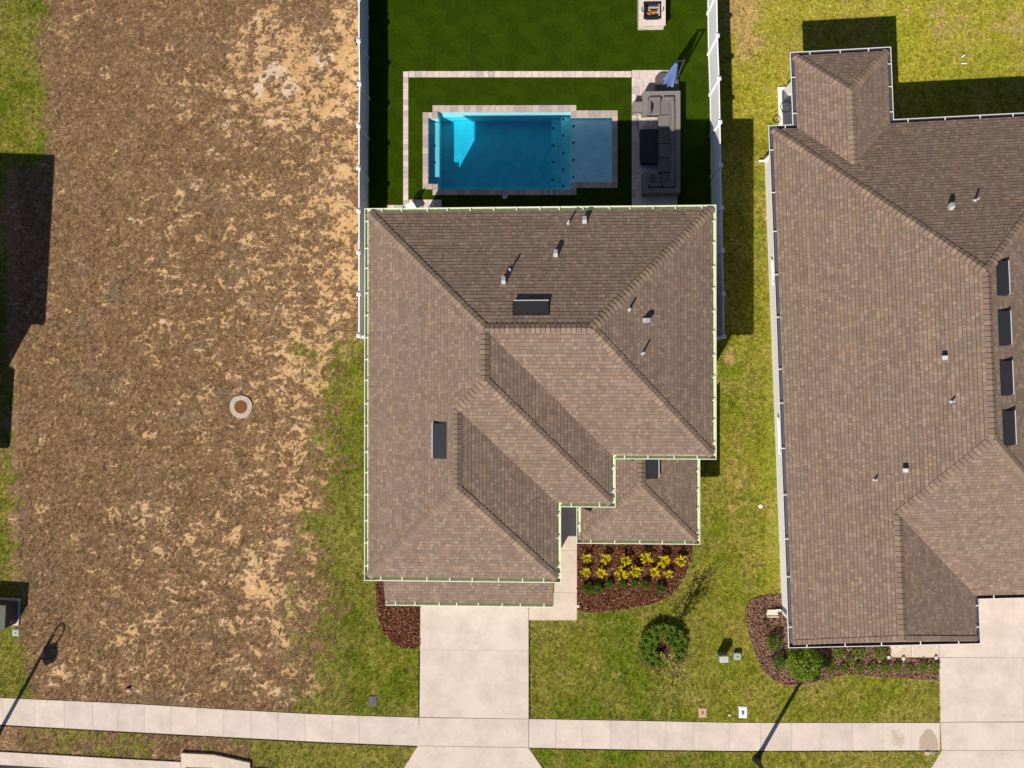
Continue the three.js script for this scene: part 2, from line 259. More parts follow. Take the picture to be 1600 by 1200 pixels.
// bare soil edging along the paving, trench shade painted into its dark tone
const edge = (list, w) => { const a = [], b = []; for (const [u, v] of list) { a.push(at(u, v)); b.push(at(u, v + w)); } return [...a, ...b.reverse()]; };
tag(part('shaded_soil_edging', slabGeo(edge(WALK_BOT.filter(([u]) => u < 656), 2.6), 0.004), soil), 'bare soil edge with painted trench shade below the left sidewalk', 'soil', null, 'structure');
tag(part('shaded_soil_edging', slabGeo(edge([[828, 1168], ...WALK_BOT.filter(([u]) => u > 830 && u < 1468)], 2.4), 0.004), soil), 'bare soil edge with painted trench shade below the right sidewalk', 'soil', null, 'structure');
tag(part('shaded_soil_edging', slabGeo(plan([[825, 969], [828.5, 969], [829, 1122], [825, 1122]]), 0.004), soil), 'soil edge with painted shade tone along the driveway right side', 'soil', null, 'structure');
tag(part('shaded_soil_edging', slabGeo(plan([[653.8, 1016], [657, 1016], [656, 1120], [653.4, 1120]]), 0.004), soil), 'soil edge with painted shade tone along the driveway left side', 'soil', null, 'structure');
{ // kerb, drain inlet and road at the lower left, running on outside the frame
  const K = KERB_L;
  const run = (L, d0, d1) => [...L.map(([u, v]) => at(u, v + d0)), ...[...L].reverse().map(([u, v]) => at(u, v + d1))];
  const kerb = thing('kerb', 'pale concrete kerb and gutter pan at lower left', 'kerb', [0, 0, 0], 0, null, 'structure');
  for (let i = 1; i < K.length; i++) { part('kerb_block', slabGeo(run(K.slice(i - 1, i + 1), 0, 11), 0.06, -0.2), concrete[i % 2], kerb); part('gutter_pan', slabGeo(run(K.slice(i - 1, i + 1), 11.4, 21), 0.0, -0.2), concrete[2], kerb); }
  for (const K2 of [KERB_R, KERB_RR]) for (let i = 1; i < K2.length; i++) { part('kerb_block', slabGeo(run(K2.slice(i - 1, i + 1), 0, 11), 0.06, -0.2), concrete[i % 2], kerb); part('gutter_pan', slabGeo(run(K2.slice(i - 1, i + 1), 11.4, 21), 0.0, -0.2), concrete[2], kerb); }
  const inlet = thing('storm_drain', 'concrete storm drain inlet beside the kerb with dark slot', 'storm drain');
  part('inlet_slab', slabGeo(plan([[285, 1175], [336, 1177.5], [392, 1190], [393, 1212], [285, 1212]]), 0.13, -0.2, [plan([[292, 1196.5], [334, 1197.5], [334, 1206], [292, 1206]])]), concrete[3], inlet);
  part('pit', slabGeo(plan([[290, 1195], [336, 1195], [336, 1208], [290, 1208]]), -0.15, -0.19), blackMat, inlet);
  for (let i = 0; i < 8; i++) part('grate_bar', bx(0.05, 0.03, 0.4, ...((p) => [p[0], 0.09, p[1]])(at(295 + i * 5.2, 1201.5))), mat(0.12, 0.06, 0.035, 0.8), inlet);
  const road = slabGeo([...[[-700, 1140], [-160, 1186], [0, 1195], [283, 1211], [500, 1229], [640, 1235], [1760, 1243], [2600, 1243]].map(([u, v]) => at(u, v)), at(2600, 1480), at(-700, 1400)], -0.004);
  tag(part('road', road, mat(0.06, 0.045, 0.04, 0.95, { bumpMap: rep(roughTex, 0.8), bumpScale: 0.01 })), 'dark brown asphalt road below the kerb', 'road', null, 'structure');
}

// ------------------------------------------------------------------ roofs
const SHINGLE_TONES = [[0.205, 0.145, 0.108], [0.196, 0.136, 0.101], [0.21, 0.153, 0.117], [0.222, 0.15, 0.105], [0.188, 0.135, 0.106]];
function shingleTone(mul, pale) { const c = SHINGLE_TONES[Math.floor(rnd() * 5)], j = (pale ? rr(1.1, 1.3) : rr(0.91, 1.06)) * mul; return [c[0] * j, c[1] * j, c[2] * j]; }
const shingleMat = matte({ vertexColors: true });
const deckMat = mat(0.03, 0.022, 0.018, 0.95);  // asphalt deck, darkened so shingle gaps read as butt shadow lines
const capMats = [[0.225, 0.16, 0.116], [0.205, 0.144, 0.106], [0.262, 0.188, 0.132], [0.215, 0.155, 0.12]].map((c) => mat(c[0], c[1], c[2], 0.95));
function face(a, b, inside, base, p, pieces) {           // one roof slope: eave a-b in plan, pitch p
  const t = [b[0] - a[0], b[1] - a[1]], L = Math.hypot(...t); t[0] /= L; t[1] /= L;
  let m = [-t[1], t[0]]; if ((inside[0] - a[0]) * m[0] + (inside[1] - a[1]) * m[1] < 0) m = [-m[0], -m[1]];
  const n = new THREE.Vector3(-m[0] * p, 1, -m[1] * p).normalize();
  const f = { a, t, m, p, n, base, pieces, L };
  f.y = (x, z) => base + p * ((x - a[0]) * m[0] + (z - a[1]) * m[1]);
  f.loc = (x, z) => [(x - a[0]) * t[0] + (z - a[1]) * t[1], (x - a[0]) * m[0] + (z - a[1]) * m[1]];
  f.pt = (q, s, lift = 0) => new THREE.Vector3(a[0] + t[0] * q + m[0] * s, base + p * s, a[1] + t[1] * q + m[1] * s).addScaledVector(n, lift);
  return f;
}
function clip(poly, conv) {                                // Sutherland-Hodgman against a convex polygon
  let area = 0; for (let i = 0; i < conv.length; i++) { const a = conv[i], b = conv[(i + 1) % conv.length]; area += a[0] * b[1] - b[0] * a[1]; }
  const sg = Math.sign(area);
  for (let i = 0; i < conv.length && poly.length; i++) {
    const a = conv[i], b = conv[(i + 1) % conv.length], out = [], d = (p) => sg * ((b[0] - a[0]) * (p[1] - a[1]) - (b[1] - a[1]) * (p[0] - a[0]));
    for (let k = 0; k < poly.length; k++) { const p = poly[k], q = poly[(k + 1) % poly.length], dp = d(p), dq = d(q); if (dp >= 0) out.push(p); if ((dp >= 0) !== (dq >= 0)) { const t = dp / (dp - dq); out.push([mix(p[0], q[0], t), mix(p[1], q[1], t)]); } }
    poly = out;
  }
  return poly;
}
const EXPO = 0.143;
function buildSlope(f, roof, detail = true) {
  const pos = [];
  const flat = f.pieces.map((pc) => pc.map(([x, z]) => f.loc(x, z)));
  const tri = (a, b, c, out) => { // orient up
    const n = new THREE.Vector3().crossVectors(b.clone().sub(a), c.clone().sub(a)); if (n.y < 0) [b, c] = [c, b]; out.push(a.x, a.y, a.z, b.x, b.y, b.z, c.x, c.y, c.z); };
  for (const pc of flat) for (let i = 1; i < pc.length - 1; i++) tri(f.pt(...pc[0]), f.pt(...pc[i]), f.pt(...pc[i + 1]), pos);
  const deck = geoFrom(pos);
  if (!detail) return deck;
  const P = [], C = [], cosA = 1 / Math.hypot(1, f.p), ds = EXPO * cosA;
  let sMax = 0, qMin = 1e9, qMax = -1e9; for (const pc of flat) for (const [q, s] of pc) { sMax = Math.max(sMax, s); qMin = Math.min(qMin, q); qMax = Math.max(qMax, q); }
  for (let r = 0, s0 = -0.02; s0 < sMax; r++, s0 += ds) {
    const rowMul = rr(0.96, 1.04);
    for (let q = qMin - rr(0, 0.3); q < qMax;) {
      const pale = rnd() < 0.36, w = pale ? rr(0.09, 0.16) : rr(0.1, 0.22), rect = [[q, Math.max(s0, 0)], [q + w - 0.004, Math.max(s0, 0)], [q + w - 0.004, s0 + ds * 0.9], [q, s0 + ds * 0.9]];
      const tone = shingleTone(rowMul, pale), th = 0.008 + (rnd() < 0.5 ? 0.006 : 0) + rr(0, 0.003);
      for (const pc of flat) {
        const c = clip(rect, pc); if (c.length < 3) continue;
        const lift = (s) => 0.003 + th * clamp(1 - (s - s0) / ds);
        const v = c.map(([x, s]) => f.pt(x, s, lift(s))), n0 = P.length;
        for (let i = 1; i < v.length - 1; i++) tri(v[0], v[i], v[i + 1], P);
        for (let i = 0; i < c.length; i++) { const k = (i + 1) % c.length; if (Math.abs(c[i][1] - rect[0][1]) < 1e-6 && Math.abs(c[k][1] - rect[0][1]) < 1e-6) { const a = v[i], b = v[k], a2 = f.pt(c[i][0], c[i][1], 0), b2 = f.pt(c[k][0], c[k][1], 0); P.push(a.x, a.y, a.z, a2.x, a2.y, a2.z, b.x, b.y, b.z, b.x, b.y, b.z, a2.x, a2.y, a2.z, b2.x, b2.y, b2.z); } }
        for (let i = n0; i < P.length; i += 3) C.push(...tone);
      }
      q += w;
    }
  }
  const o = part('shingle_field', geoFrom(P, null, C), shingleMat, roof); o.userData.kind = 'stuff';
  return deck;
}
function capLine(a, b, f1, f2, roof, step = 0.18) {        // hip or ridge cap shingles from a (low end) to b
  const A = new THREE.Vector3(a[0], f1.y(...a), a[1]), B = new THREE.Vector3(b[0], f1.y(...b), b[1]);
  const d = B.clone().sub(A), len = d.length(); d.normalize();
  const wing = (f) => { const w = new THREE.Vector3().crossVectors(d, f.n).normalize(); if (w.y > 0 || (Math.abs(w.y) < 1e-4 && w.x * f.m[0] + w.z * f.m[1] > 0)) w.negate(); return w; };
  const w1 = wing(f1), w2 = wing(f2), up = f1.n.clone().add(f2.n).normalize();
  const L = step * 0.88, W = 0.165, hi = 0.042, lo = 0.024;
  const pt = (s, w, n, h) => d.clone().multiplyScalar(s).addScaledVector(w, w === up ? 0 : W).addScaledVector(n, h);
  const r0 = up.clone().multiplyScalar(hi + 0.012), r1 = d.clone().multiplyScalar(L).addScaledVector(up, lo + 0.006);
  const pos = [], quad = (p, q, r, s) => { for (const v of [p, q, r, p, r, s]) pos.push(v.x, v.y, v.z); };
  for (const [w, f, flip] of [[w1, f1, 0], [w2, f2, 1]]) {
    const e0 = pt(0, w, f.n, hi), e1 = pt(L, w, f.n, lo), g0 = pt(0, w, f.n, 0), g1 = pt(L, w, f.n, 0), c0 = new THREE.Vector3();
    quad(r0, e0, e1, r1); quad(r0, c0, g0, e0); quad(e0, g0, g1, e1);
  }
  const geo = geoFrom(pos);
  const up0 = [], strip = (w, nf) => { const o = nf.clone().multiplyScalar(0.019), a = A.clone().addScaledVector(up, 0.021), b = B.clone().addScaledVector(up, 0.021), c = B.clone().addScaledVector(w, W * 0.97).add(o), e = A.clone().addScaledVector(w, W * 0.97).add(o); for (const v of [a, b, c, a, c, e]) up0.push(v.x, v.y, v.z); };
  strip(w1, f1.n); strip(w2, f2.n); part('cap_shade_underlay', geoFrom(up0), deckMat, roof);  // dark underlay painted to show as butt shadow lines between caps
  const n = Math.max(1, Math.round(len / step));
  for (let i = 0; i < n; i++) { const o = part('ridge_cap', geo, capMats[Math.floor(rnd() * 4)], roof); o.position.copy(A).addScaledVector(d, len * i / n); }
}
// gutter along an eave a-b with outward normal o; ends mitred (+1 outside corner, -1 inside corner, 0 open)
function gutterRun(parent, a, b, o, y, ma, mb, mTrough, mLip, spacing, hangerMat, w = 0.17) {
  const t = [b[0] - a[0], b[1] - a[1]], L = Math.hypot(...t); t[0] /= L; t[1] /= L;
  const P = (end, d, yy) => { const base = end ? b : a, k = (end ? mb : -ma) * d; return [base[0] + o[0] * d + t[0] * k, yy, base[1] + o[1] * d + t[1] * k]; };
  const strip = (pts) => { const pos = []; for (let i = 1; i < pts.length; i++) { const [d0, y0] = pts[i - 1], [d1, y1] = pts[i], p = P(0, d0, y0), q = P(1, d0, y0), r = P(1, d1, y1), s = P(0, d1, y1); for (const v of [p, q, r, p, r, s]) pos.push(...v); } return geoFrom(pos); };
  const tr = part('gutter', strip([[0.0, y + 0.005], [0.001, y - 0.105], [0.03, y - 0.118], [w - 0.04, y - 0.118], [w - 0.02, y - 0.06], [w - 0.02, y]]), mTrough, parent);
  part('gutter_lip', strip([[w - 0.026, y - 0.012], [w - 0.026, y + 0.004], [w, y + 0.004], [w, y - 0.06], [w - 0.03, y - 0.13], [0.0, y - 0.135]]), mLip, tr);
  const n = Math.max(1, Math.round(L / spacing)), ang = Math.atan2(-t[1], t[0]);
  for (let i = 0; i < n; i++) { const s = (i + 0.5 + rr(-0.12, 0.12)) / n * L, h = part('hanger', hangerGeo, hangerMat, tr); h.position.set(a[0] + t[0] * s + o[0] * w * 0.5, y + 0.007, a[1] + t[1] * s + o[1] * w * 0.5); h.rotation.y = ang; }
  return tr;
}
const hangerGeo = bx(0.038, 0.012, 0.16);
function vents(house, f, toLocal, kind, list) {
  for (const [u, v, q] of list) {
    let h = f.base + 1; let x, z; for (let k = 0; k < 12; k++) { [x, z] = toLocal(...at(u, v, h)); h = f.y(x, z); }
    const g = new THREE.Group(); g.position.set(x, h, z); house.add(g);
    const basis = new THREE.Matrix4().makeBasis(new THREE.Vector3(f.t[0], 0, f.t[1]), f.n, new THREE.Vector3().crossVectors(new THREE.Vector3(f.t[0], 0, f.t[1]), f.n));
    if (kind === 'attic') {
      g.name = 'attic_vent'; g.quaternion.setFromRotationMatrix(basis);
      const down = Math.sign(new THREE.Vector3().setFromMatrixColumn(basis, 2).y) < 0 ? 1 : -1;   // local z sign that points downslope
      const W = q ?? 1.24, D = 0.46, pos = [];
      const V = (sx, y, sz) => [sx * W / 2, y, sz * D / 2 * down], quad = (...v) => { for (const k of [0, 1, 2, 0, 2, 3]) pos.push(...v[k]); };
      quad(V(-1, 0.03, -1), V(1, 0.03, -1), V(1, 0.13, 1), V(-1, 0.13, 1)); quad(V(-1, 0, 1), V(1, 0, 1), V(1, 0.13, 1), V(-1, 0.13, 1));
      quad(V(-1, 0, -1), V(-1, 0, 1), V(-1, 0.13, 1), V(-1, 0.03, -1)); quad(V(1, 0, -1), V(1, 0, 1), V(1, 0.13, 1), V(1, 0.03, -1)); quad(V(-1, 0, -1), V(1, 0, -1), V(1, 0.03, -1), V(-1, 0.03, -1));
      part('vent_hood', geoFrom(pos), ventMat, g);
      part('flange', bx(W + 0.1, 0.012, D + 0.1, 0, 0.016, -0.02 * down), ventMat, g);
      part('lip_glint', bx(W + 0.02, 0.02, 0.03, 0, 0.135, (D / 2 + 0.005) * down), glintMetal, g);  // pale bar paints the glint along the vent lip
    } else if (kind === 'box') {
      g.name = 'exhaust_vent'; g.quaternion.setFromRotationMatrix(basis);
      part('flange', bx(0.26, 0.014, 0.26, 0, 0.02, 0), capMats[1], g);
      const b = new THREE.BoxGeometry(0.16, 0.24, 0.18); const p = b.attributes.position; for (let i = 0; i < p.count; i++) if (p.getY(i) > 0) p.setX(i, p.getX(i) * 0.9);
      part('hood', b.translate(0, 0.14, 0), galv, g);
    } else {
      g.name = 'pipe_vent';
      part('boot', cyl(0.075, 0.045, 0.09, 0, 0, 0, 12), galv, g); part('pipe', [cyl(0.035, 0.035, q ?? 0.42, 0, 0, 0, 12)], galv, g);
    }
  }
}
const ventMat = mat(0.014, 0.014, 0.018, 0.8), glintMetal = mat(0.7, 0.7, 0.72, 0.35, { metalness: 0.2 }), galv = mat(0.5, 0.505, 0.52, 0.45, { metalness: 0.15 });
const cream = mat(0.56, 0.6, 0.38, 0.6), creamLip = mat(0.7, 0.7, 0.58, 0.6), hangWhite = mat(0.7, 0.7, 0.64, 0.6), neighTroughShade = mat(0.07, 0.065, 0.085, 0.6), neighLip = mat(0.68, 0.67, 0.66, 0.5);  // neighbour gutter trough: its shade is put into the dark violet
const stucco = mat(0.62, 0.61, 0.52, 0.9, { bumpMap: rep(roughTex, 0.7), bumpScale: 0.006 }), stuccoWhite = mat(0.78, 0.75, 0.72, 0.9, { bumpMap: rep(roughTex, 0.7), bumpScale: 0.006 }), glassM = mat(0.02, 0.025, 0.03, 0.08), doorM = mat(0.12, 0.05, 0.03, 0.6);
function windowPart(house, x, y, z, w, h, nx, nz) {          // window on a wall; n = outward normal
  const g = new THREE.Group(); g.name = 'window'; g.position.set(x, y, z); g.rotation.y = Math.atan2(nx, nz); house.add(g);
  part('frame', [bx(w + 0.2, 0.1, 0.07, 0, h / 2 + 0.05, 0.035), bx(w + 0.24, 0.1, 0.11, 0, -h / 2 - 0.05, 0.055), bx(0.1, h, 0.07, -w / 2 - 0.05, 0, 0.035), bx(0.1, h, 0.07, w / 2 + 0.05, 0, 0.035), bx(w, 0.04, 0.05, 0, 0, 0.03)], white, g);
  part('pane', bx(w, h, 0.012, 0, 0, 0.012), glassM, g);
}

// ------------------------------------------------------------------ the two-storey house (and its twin beyond the left edge)
const ID = (x, z) => [x, z];
function mainHouse(house, detail) {
  const X0 = -6.74, Z0 = -6.72, XA = 6.33, XB = 2.54, ZB = 4.39, XC = 0.475, ZC = 7.27, HA = (XB - X0) / 2, ZA = Z0 + 2 * HA, HC = (XC - X0) / 2, E = 5.4, p = 0.44;
  const RZ = Z0 + HA, RX0 = X0 + HA, RX1 = XA - HA, BZ = ZB - HA, CX = X0 + HC, CZ = ZC - HC, VZ = ZB - HC;
  const F = {
    n: face([X0, Z0], [XA, Z0], [0, 0], E, p, [[[X0, Z0], [XA, Z0], [RX1, RZ], [RX0, RZ]]]),
    e: face([XA, Z0], [XA, ZA], [0, 0], E, p, [[[XA, Z0], [XA, ZA], [RX1, RZ]]]),
    s: face([XB, ZA], [XA, ZA], [0, 0], E, p, [[[XB, ZA], [XA, ZA], [RX1, RZ], [RX0, RZ]]]),
    be: face([XB, ZA], [XB, ZB], [X0, 0], E, p, [[[XB, ZA], [XB, ZB], [RX0, BZ], [RX0, RZ]]]),
    bs: face([XC, ZB], [XB, ZB], [0, -5], E, p, [[[XC, ZB], [XB, ZB], [RX0, BZ], [CX, VZ]]]),
    ce: face([XC, ZB], [XC, ZC], [X0, 5], E, p, [[[XC, ZB], [XC, ZC], [CX, CZ], [CX, VZ]]]),
    cs: face([X0, ZC], [XC, ZC], [-3, 0], E, p, [[[X0, ZC], [XC, ZC], [CX, CZ]]]),
    w: face([X0, Z0], [X0, ZC], [0, 0], E, p, [[[X0, Z0], [RX0, RZ], [RX0, BZ], [CX, VZ], [X0, VZ]], [[X0, VZ], [CX, VZ], [CX, CZ], [X0, ZC]]]),
  };
  // lower front wing: hip roof
  const LX0 = 1.52, LX1 = 6.27, LZ = 6.33, LB = 2.1, LH = (LX1 - LX0) / 2, LE = 2.7, LRX = LX0 + LH, LRZ = LZ - LH;
  F.lw = face([LX0, LB], [LX0, LZ], [4, 4], LE, p, [[[LX0, LB], [LRX, LB], [LRX, LRZ], [LX0, LZ]]]);
  F.le = face([LX1, LB], [LX1, LZ], [4, 4], LE, p, [[[LX1, LB], [LRX, LB], [LRX, LRZ], [LX1, LZ]]]);
  F.ls = face([LX0, LZ], [LX1, LZ], [4, 4], LE, p, [[[LX0, LZ], [LX1, LZ], [LRX, LRZ]]]);
  // garage pent roof
  const GX0 = -6.66, GX1 = 0.36, GZ = 9.0, GB = 6.82;
  F.g = face([GX0, GZ], [GX1, GZ], [-3, 7], LE, 0.36, [[[GX0, GZ], [GX1, GZ], [GX1, GB], [GX0, GB]]]);
  const roof = part('roof', new THREE.BufferGeometry(), deckMat, house);
  const lower = part('lower_roof', new THREE.BufferGeometry(), deckMat, house), pent = part('pent_roof', new THREE.BufferGeometry(), deckMat, house);
  const upD = [], loD = [];
  for (const k of ['n', 'e', 's', 'be', 'bs', 'ce', 'cs', 'w']) upD.push(buildSlope(F[k], roof, detail));
  for (const k of ['lw', 'le', 'ls']) loD.push(buildSlope(F[k], lower, detail));
  roof.geometry = mergeGeometries(upD); lower.geometry = mergeGeometries(loD); pent.geometry = buildSlope(F.g, pent, detail);
  const soff = (poly, y) => slabGeo(poly, y - 0.004, y - 0.17);
  const eave = [[X0, Z0], [XA, Z0], [XA, ZA], [XB, ZA], [XB, ZB], [XC, ZB], [XC, ZC], [X0, ZC]];
  part('soffit', soff(eave, E), creamLip, house);
  part('lower_soffit', soff([[LX0, LB], [LX1, LB], [LX1, LZ], [LX0, LZ]], LE), creamLip, house);
  part('pent_soffit', [soff([[GX0, 6.9], [GX1, 6.9], [GX1, GZ], [GX0, GZ]], LE)], creamLip, house);
  // pent roof end triangles
  const gy = F.g.y(0, GB), side = (x) => geoFrom([x, LE - 0.002, GZ - 0.02, x, LE - 0.002, GB, x, gy - 0.01, GB]);
  part('pent_gable', [side(GX0 + 0.02), side(GX1 - 0.02)], stucco, house);
  // walls
  const i = 0.42;
  const up = [[X0 + i, Z0 + i], [XA - i, Z0 + i], [XA - i, ZA - i], [XB - i, ZA - i], [XB - i, ZB - i], [XC - i, ZB - i], [XC - i, ZC - i], [X0 + i, ZC - i]];
  part('wall', slabGeo(up, E - 0.171, 0, []), stucco, house);
  part('garage_wall', slabGeo([[X0 + i + 0.004, ZC - i - 0.01], [XC - i - 0.004, ZC - i - 0.01], [XC - i - 0.004, GZ - i], [X0 + i + 0.004, GZ - i]], LE - 0.171, 0), stucco, house);
  part('wing_wall', slabGeo([[LX0 + i, LB + 0.06], [LX1 - i, LB + 0.06], [LX1 - i, LZ - i], [LX0 + i, LZ - i]], LE - 0.172, 0), stucco, house);
  if (!detail) return;
  capLine([X0, Z0], [RX0, RZ], F.n, F.w, roof); capLine([XA, Z0], [RX1, RZ], F.n, F.e, roof); capLine([XA, ZA], [RX1, RZ], F.s, F.e, roof);
  capLine([RX0, RZ], [RX1, RZ], F.n, F.s, roof); capLine([RX0, BZ], [RX0, RZ], F.w, F.be, roof); capLine([XB, ZB], [RX0, BZ], F.bs, F.be, roof);
  capLine([CX, VZ], [RX0, BZ], F.bs, F.w, roof); capLine([CX, CZ], [CX, VZ], F.w, F.ce, roof); capLine([XC, ZC], [CX, CZ], F.cs, F.ce, roof); capLine([X0, ZC], [CX, CZ], F.cs, F.w, roof);
  capLine([LX0, LZ], [LRX, LRZ], F.ls, F.lw, lower); capLine([LX1, LZ], [LRX, LRZ], F.ls, F.le, lower); capLine([LRX, LRZ], [LRX, LB], F.lw, F.le, lower);
  // gutters
  const G = (a, b, o, y, ma, mb) => gutterRun(house, a, b, o, y - 0.02, ma, mb, cream, creamLip, 0.88, hangWhite);
  G(eave[0], eave[1], [0, -1], E, 1, 1); G(eave[1], eave[2], [1, 0], E, 1, 1); G(eave[3], eave[2], [0, 1], E, -1, 1); G(eave[3], eave[4], [1, 0], E, -1, 1); G(eave[5], eave[4], [0, 1], E, -1, 1); G(eave[5], eave[6], [1, 0], E, -1, 1); G(eave[7], eave[6], [0, 1], E, 1, 1); G(eave[0], eave[7], [-1, 0], E, 1, 1);
  G([LX0, LB + 0.7], [LX0, LZ], [-1, 0], LE, 0, 1); G([LX0, LZ], [LX1, LZ], [0, 1], LE, 1, 1); G([LX1, LB + 0.2], [LX1, LZ], [1, 0], LE, 0, 1); G([GX0, GZ], [GX1, GZ], [0, 1], LE, 0, 0);
  // roof vents
  vents(house, F.n, ID, 'attic', [[830, 481]]); vents(house, F.w, ID, 'attic', [[687, 688]]); vents(house, F.le, ID, 'attic', [[1019, 722, 1.24]]);
  vents(house, F.n, ID, 'box', [[913, 347], [868, 399], [787, 441]]); vents(house, F.e, ID, 'box', [[1007, 501]]);
  vents(house, F.n, ID, 'pipe', [[888, 349, 0.4], [797, 423, 0.4]]); vents(house, F.e, ID, 'pipe', [[983, 484, 0.36], [1004, 552, 0.4]]);
  // openings
  for (const x of [-4.6, -1.2, 4.2]) windowPart(house, x, 4.2, Z0 + i, 1.4, 1.3, 0, -1);
  for (const z of [-4.8, -1, 3.5]) windowPart(house, X0 + i, 4.2, z, 0.9, 1.3, -1, 0);
  for (const z of [-4.6, -0.5]) windowPart(house, XA - i, 4.2, z, 0.9, 1.3, 1, 0);
  windowPart(house, 4, 1.4, LZ - i, 1.6, 1.4, 0, 1);
  const sl = new THREE.Group(); sl.name = 'sliding_door'; sl.position.set(0.5, 1.1, Z0 + i); house.add(sl); part('frame', [bx(3.2, 0.1, 0.08, 0, 1.1, -0.04), bx(0.1, 2.2, 0.08, -1.6, 0, -0.041), bx(0.1, 2.2, 0.08, 1.6, 0, -0.041), bx(0.06, 2.1, 0.07, 0, 0, -0.035)], white, sl); part('pane', bx(3.1, 2.15, 0.02, 0, 0, -0.012), glassM, sl);
  const gd = new THREE.Group(); gd.name = 'garage_door'; gd.position.set(-3.15, 0, GZ - i); house.add(gd); for (let k = 0; k < 4; k++) part('panel', bx(4.8, 0.54, 0.05, 0, 0.29 + k * 0.56, 0.027), white, gd);
  part('front_door', bx(0.92, 2.1, 0.05, 1.15, 1.06, ZB - i + 0.027), doorM, house);
}
const house = thing('house', 'two storey house with brown shingle hip roof and cream gutters', 'house');
mainHouse(house, true);
{
  const [sx, sz] = at(1178, 185), [tx, tz] = at(92, 237), th = -3.2 * Math.PI / 180, px = 6.33, pz = -6.72, SZ = 0.84;   // twin next door: same plan, its long shadow reaches the vacant lot
  const dx = tx - sx, dz = tz - sz, c = Math.cos(th), s = Math.sin(th);
  const h = thing('neighbour_house', 'two storey house beyond the left edge casting the large shadow', 'house', [px + dx - (px * c + pz * SZ * s), 0, pz + dz - (-px * s + pz * SZ * c)], th);
  h.scale.z = SZ;
  mainHouse(h, false);
}
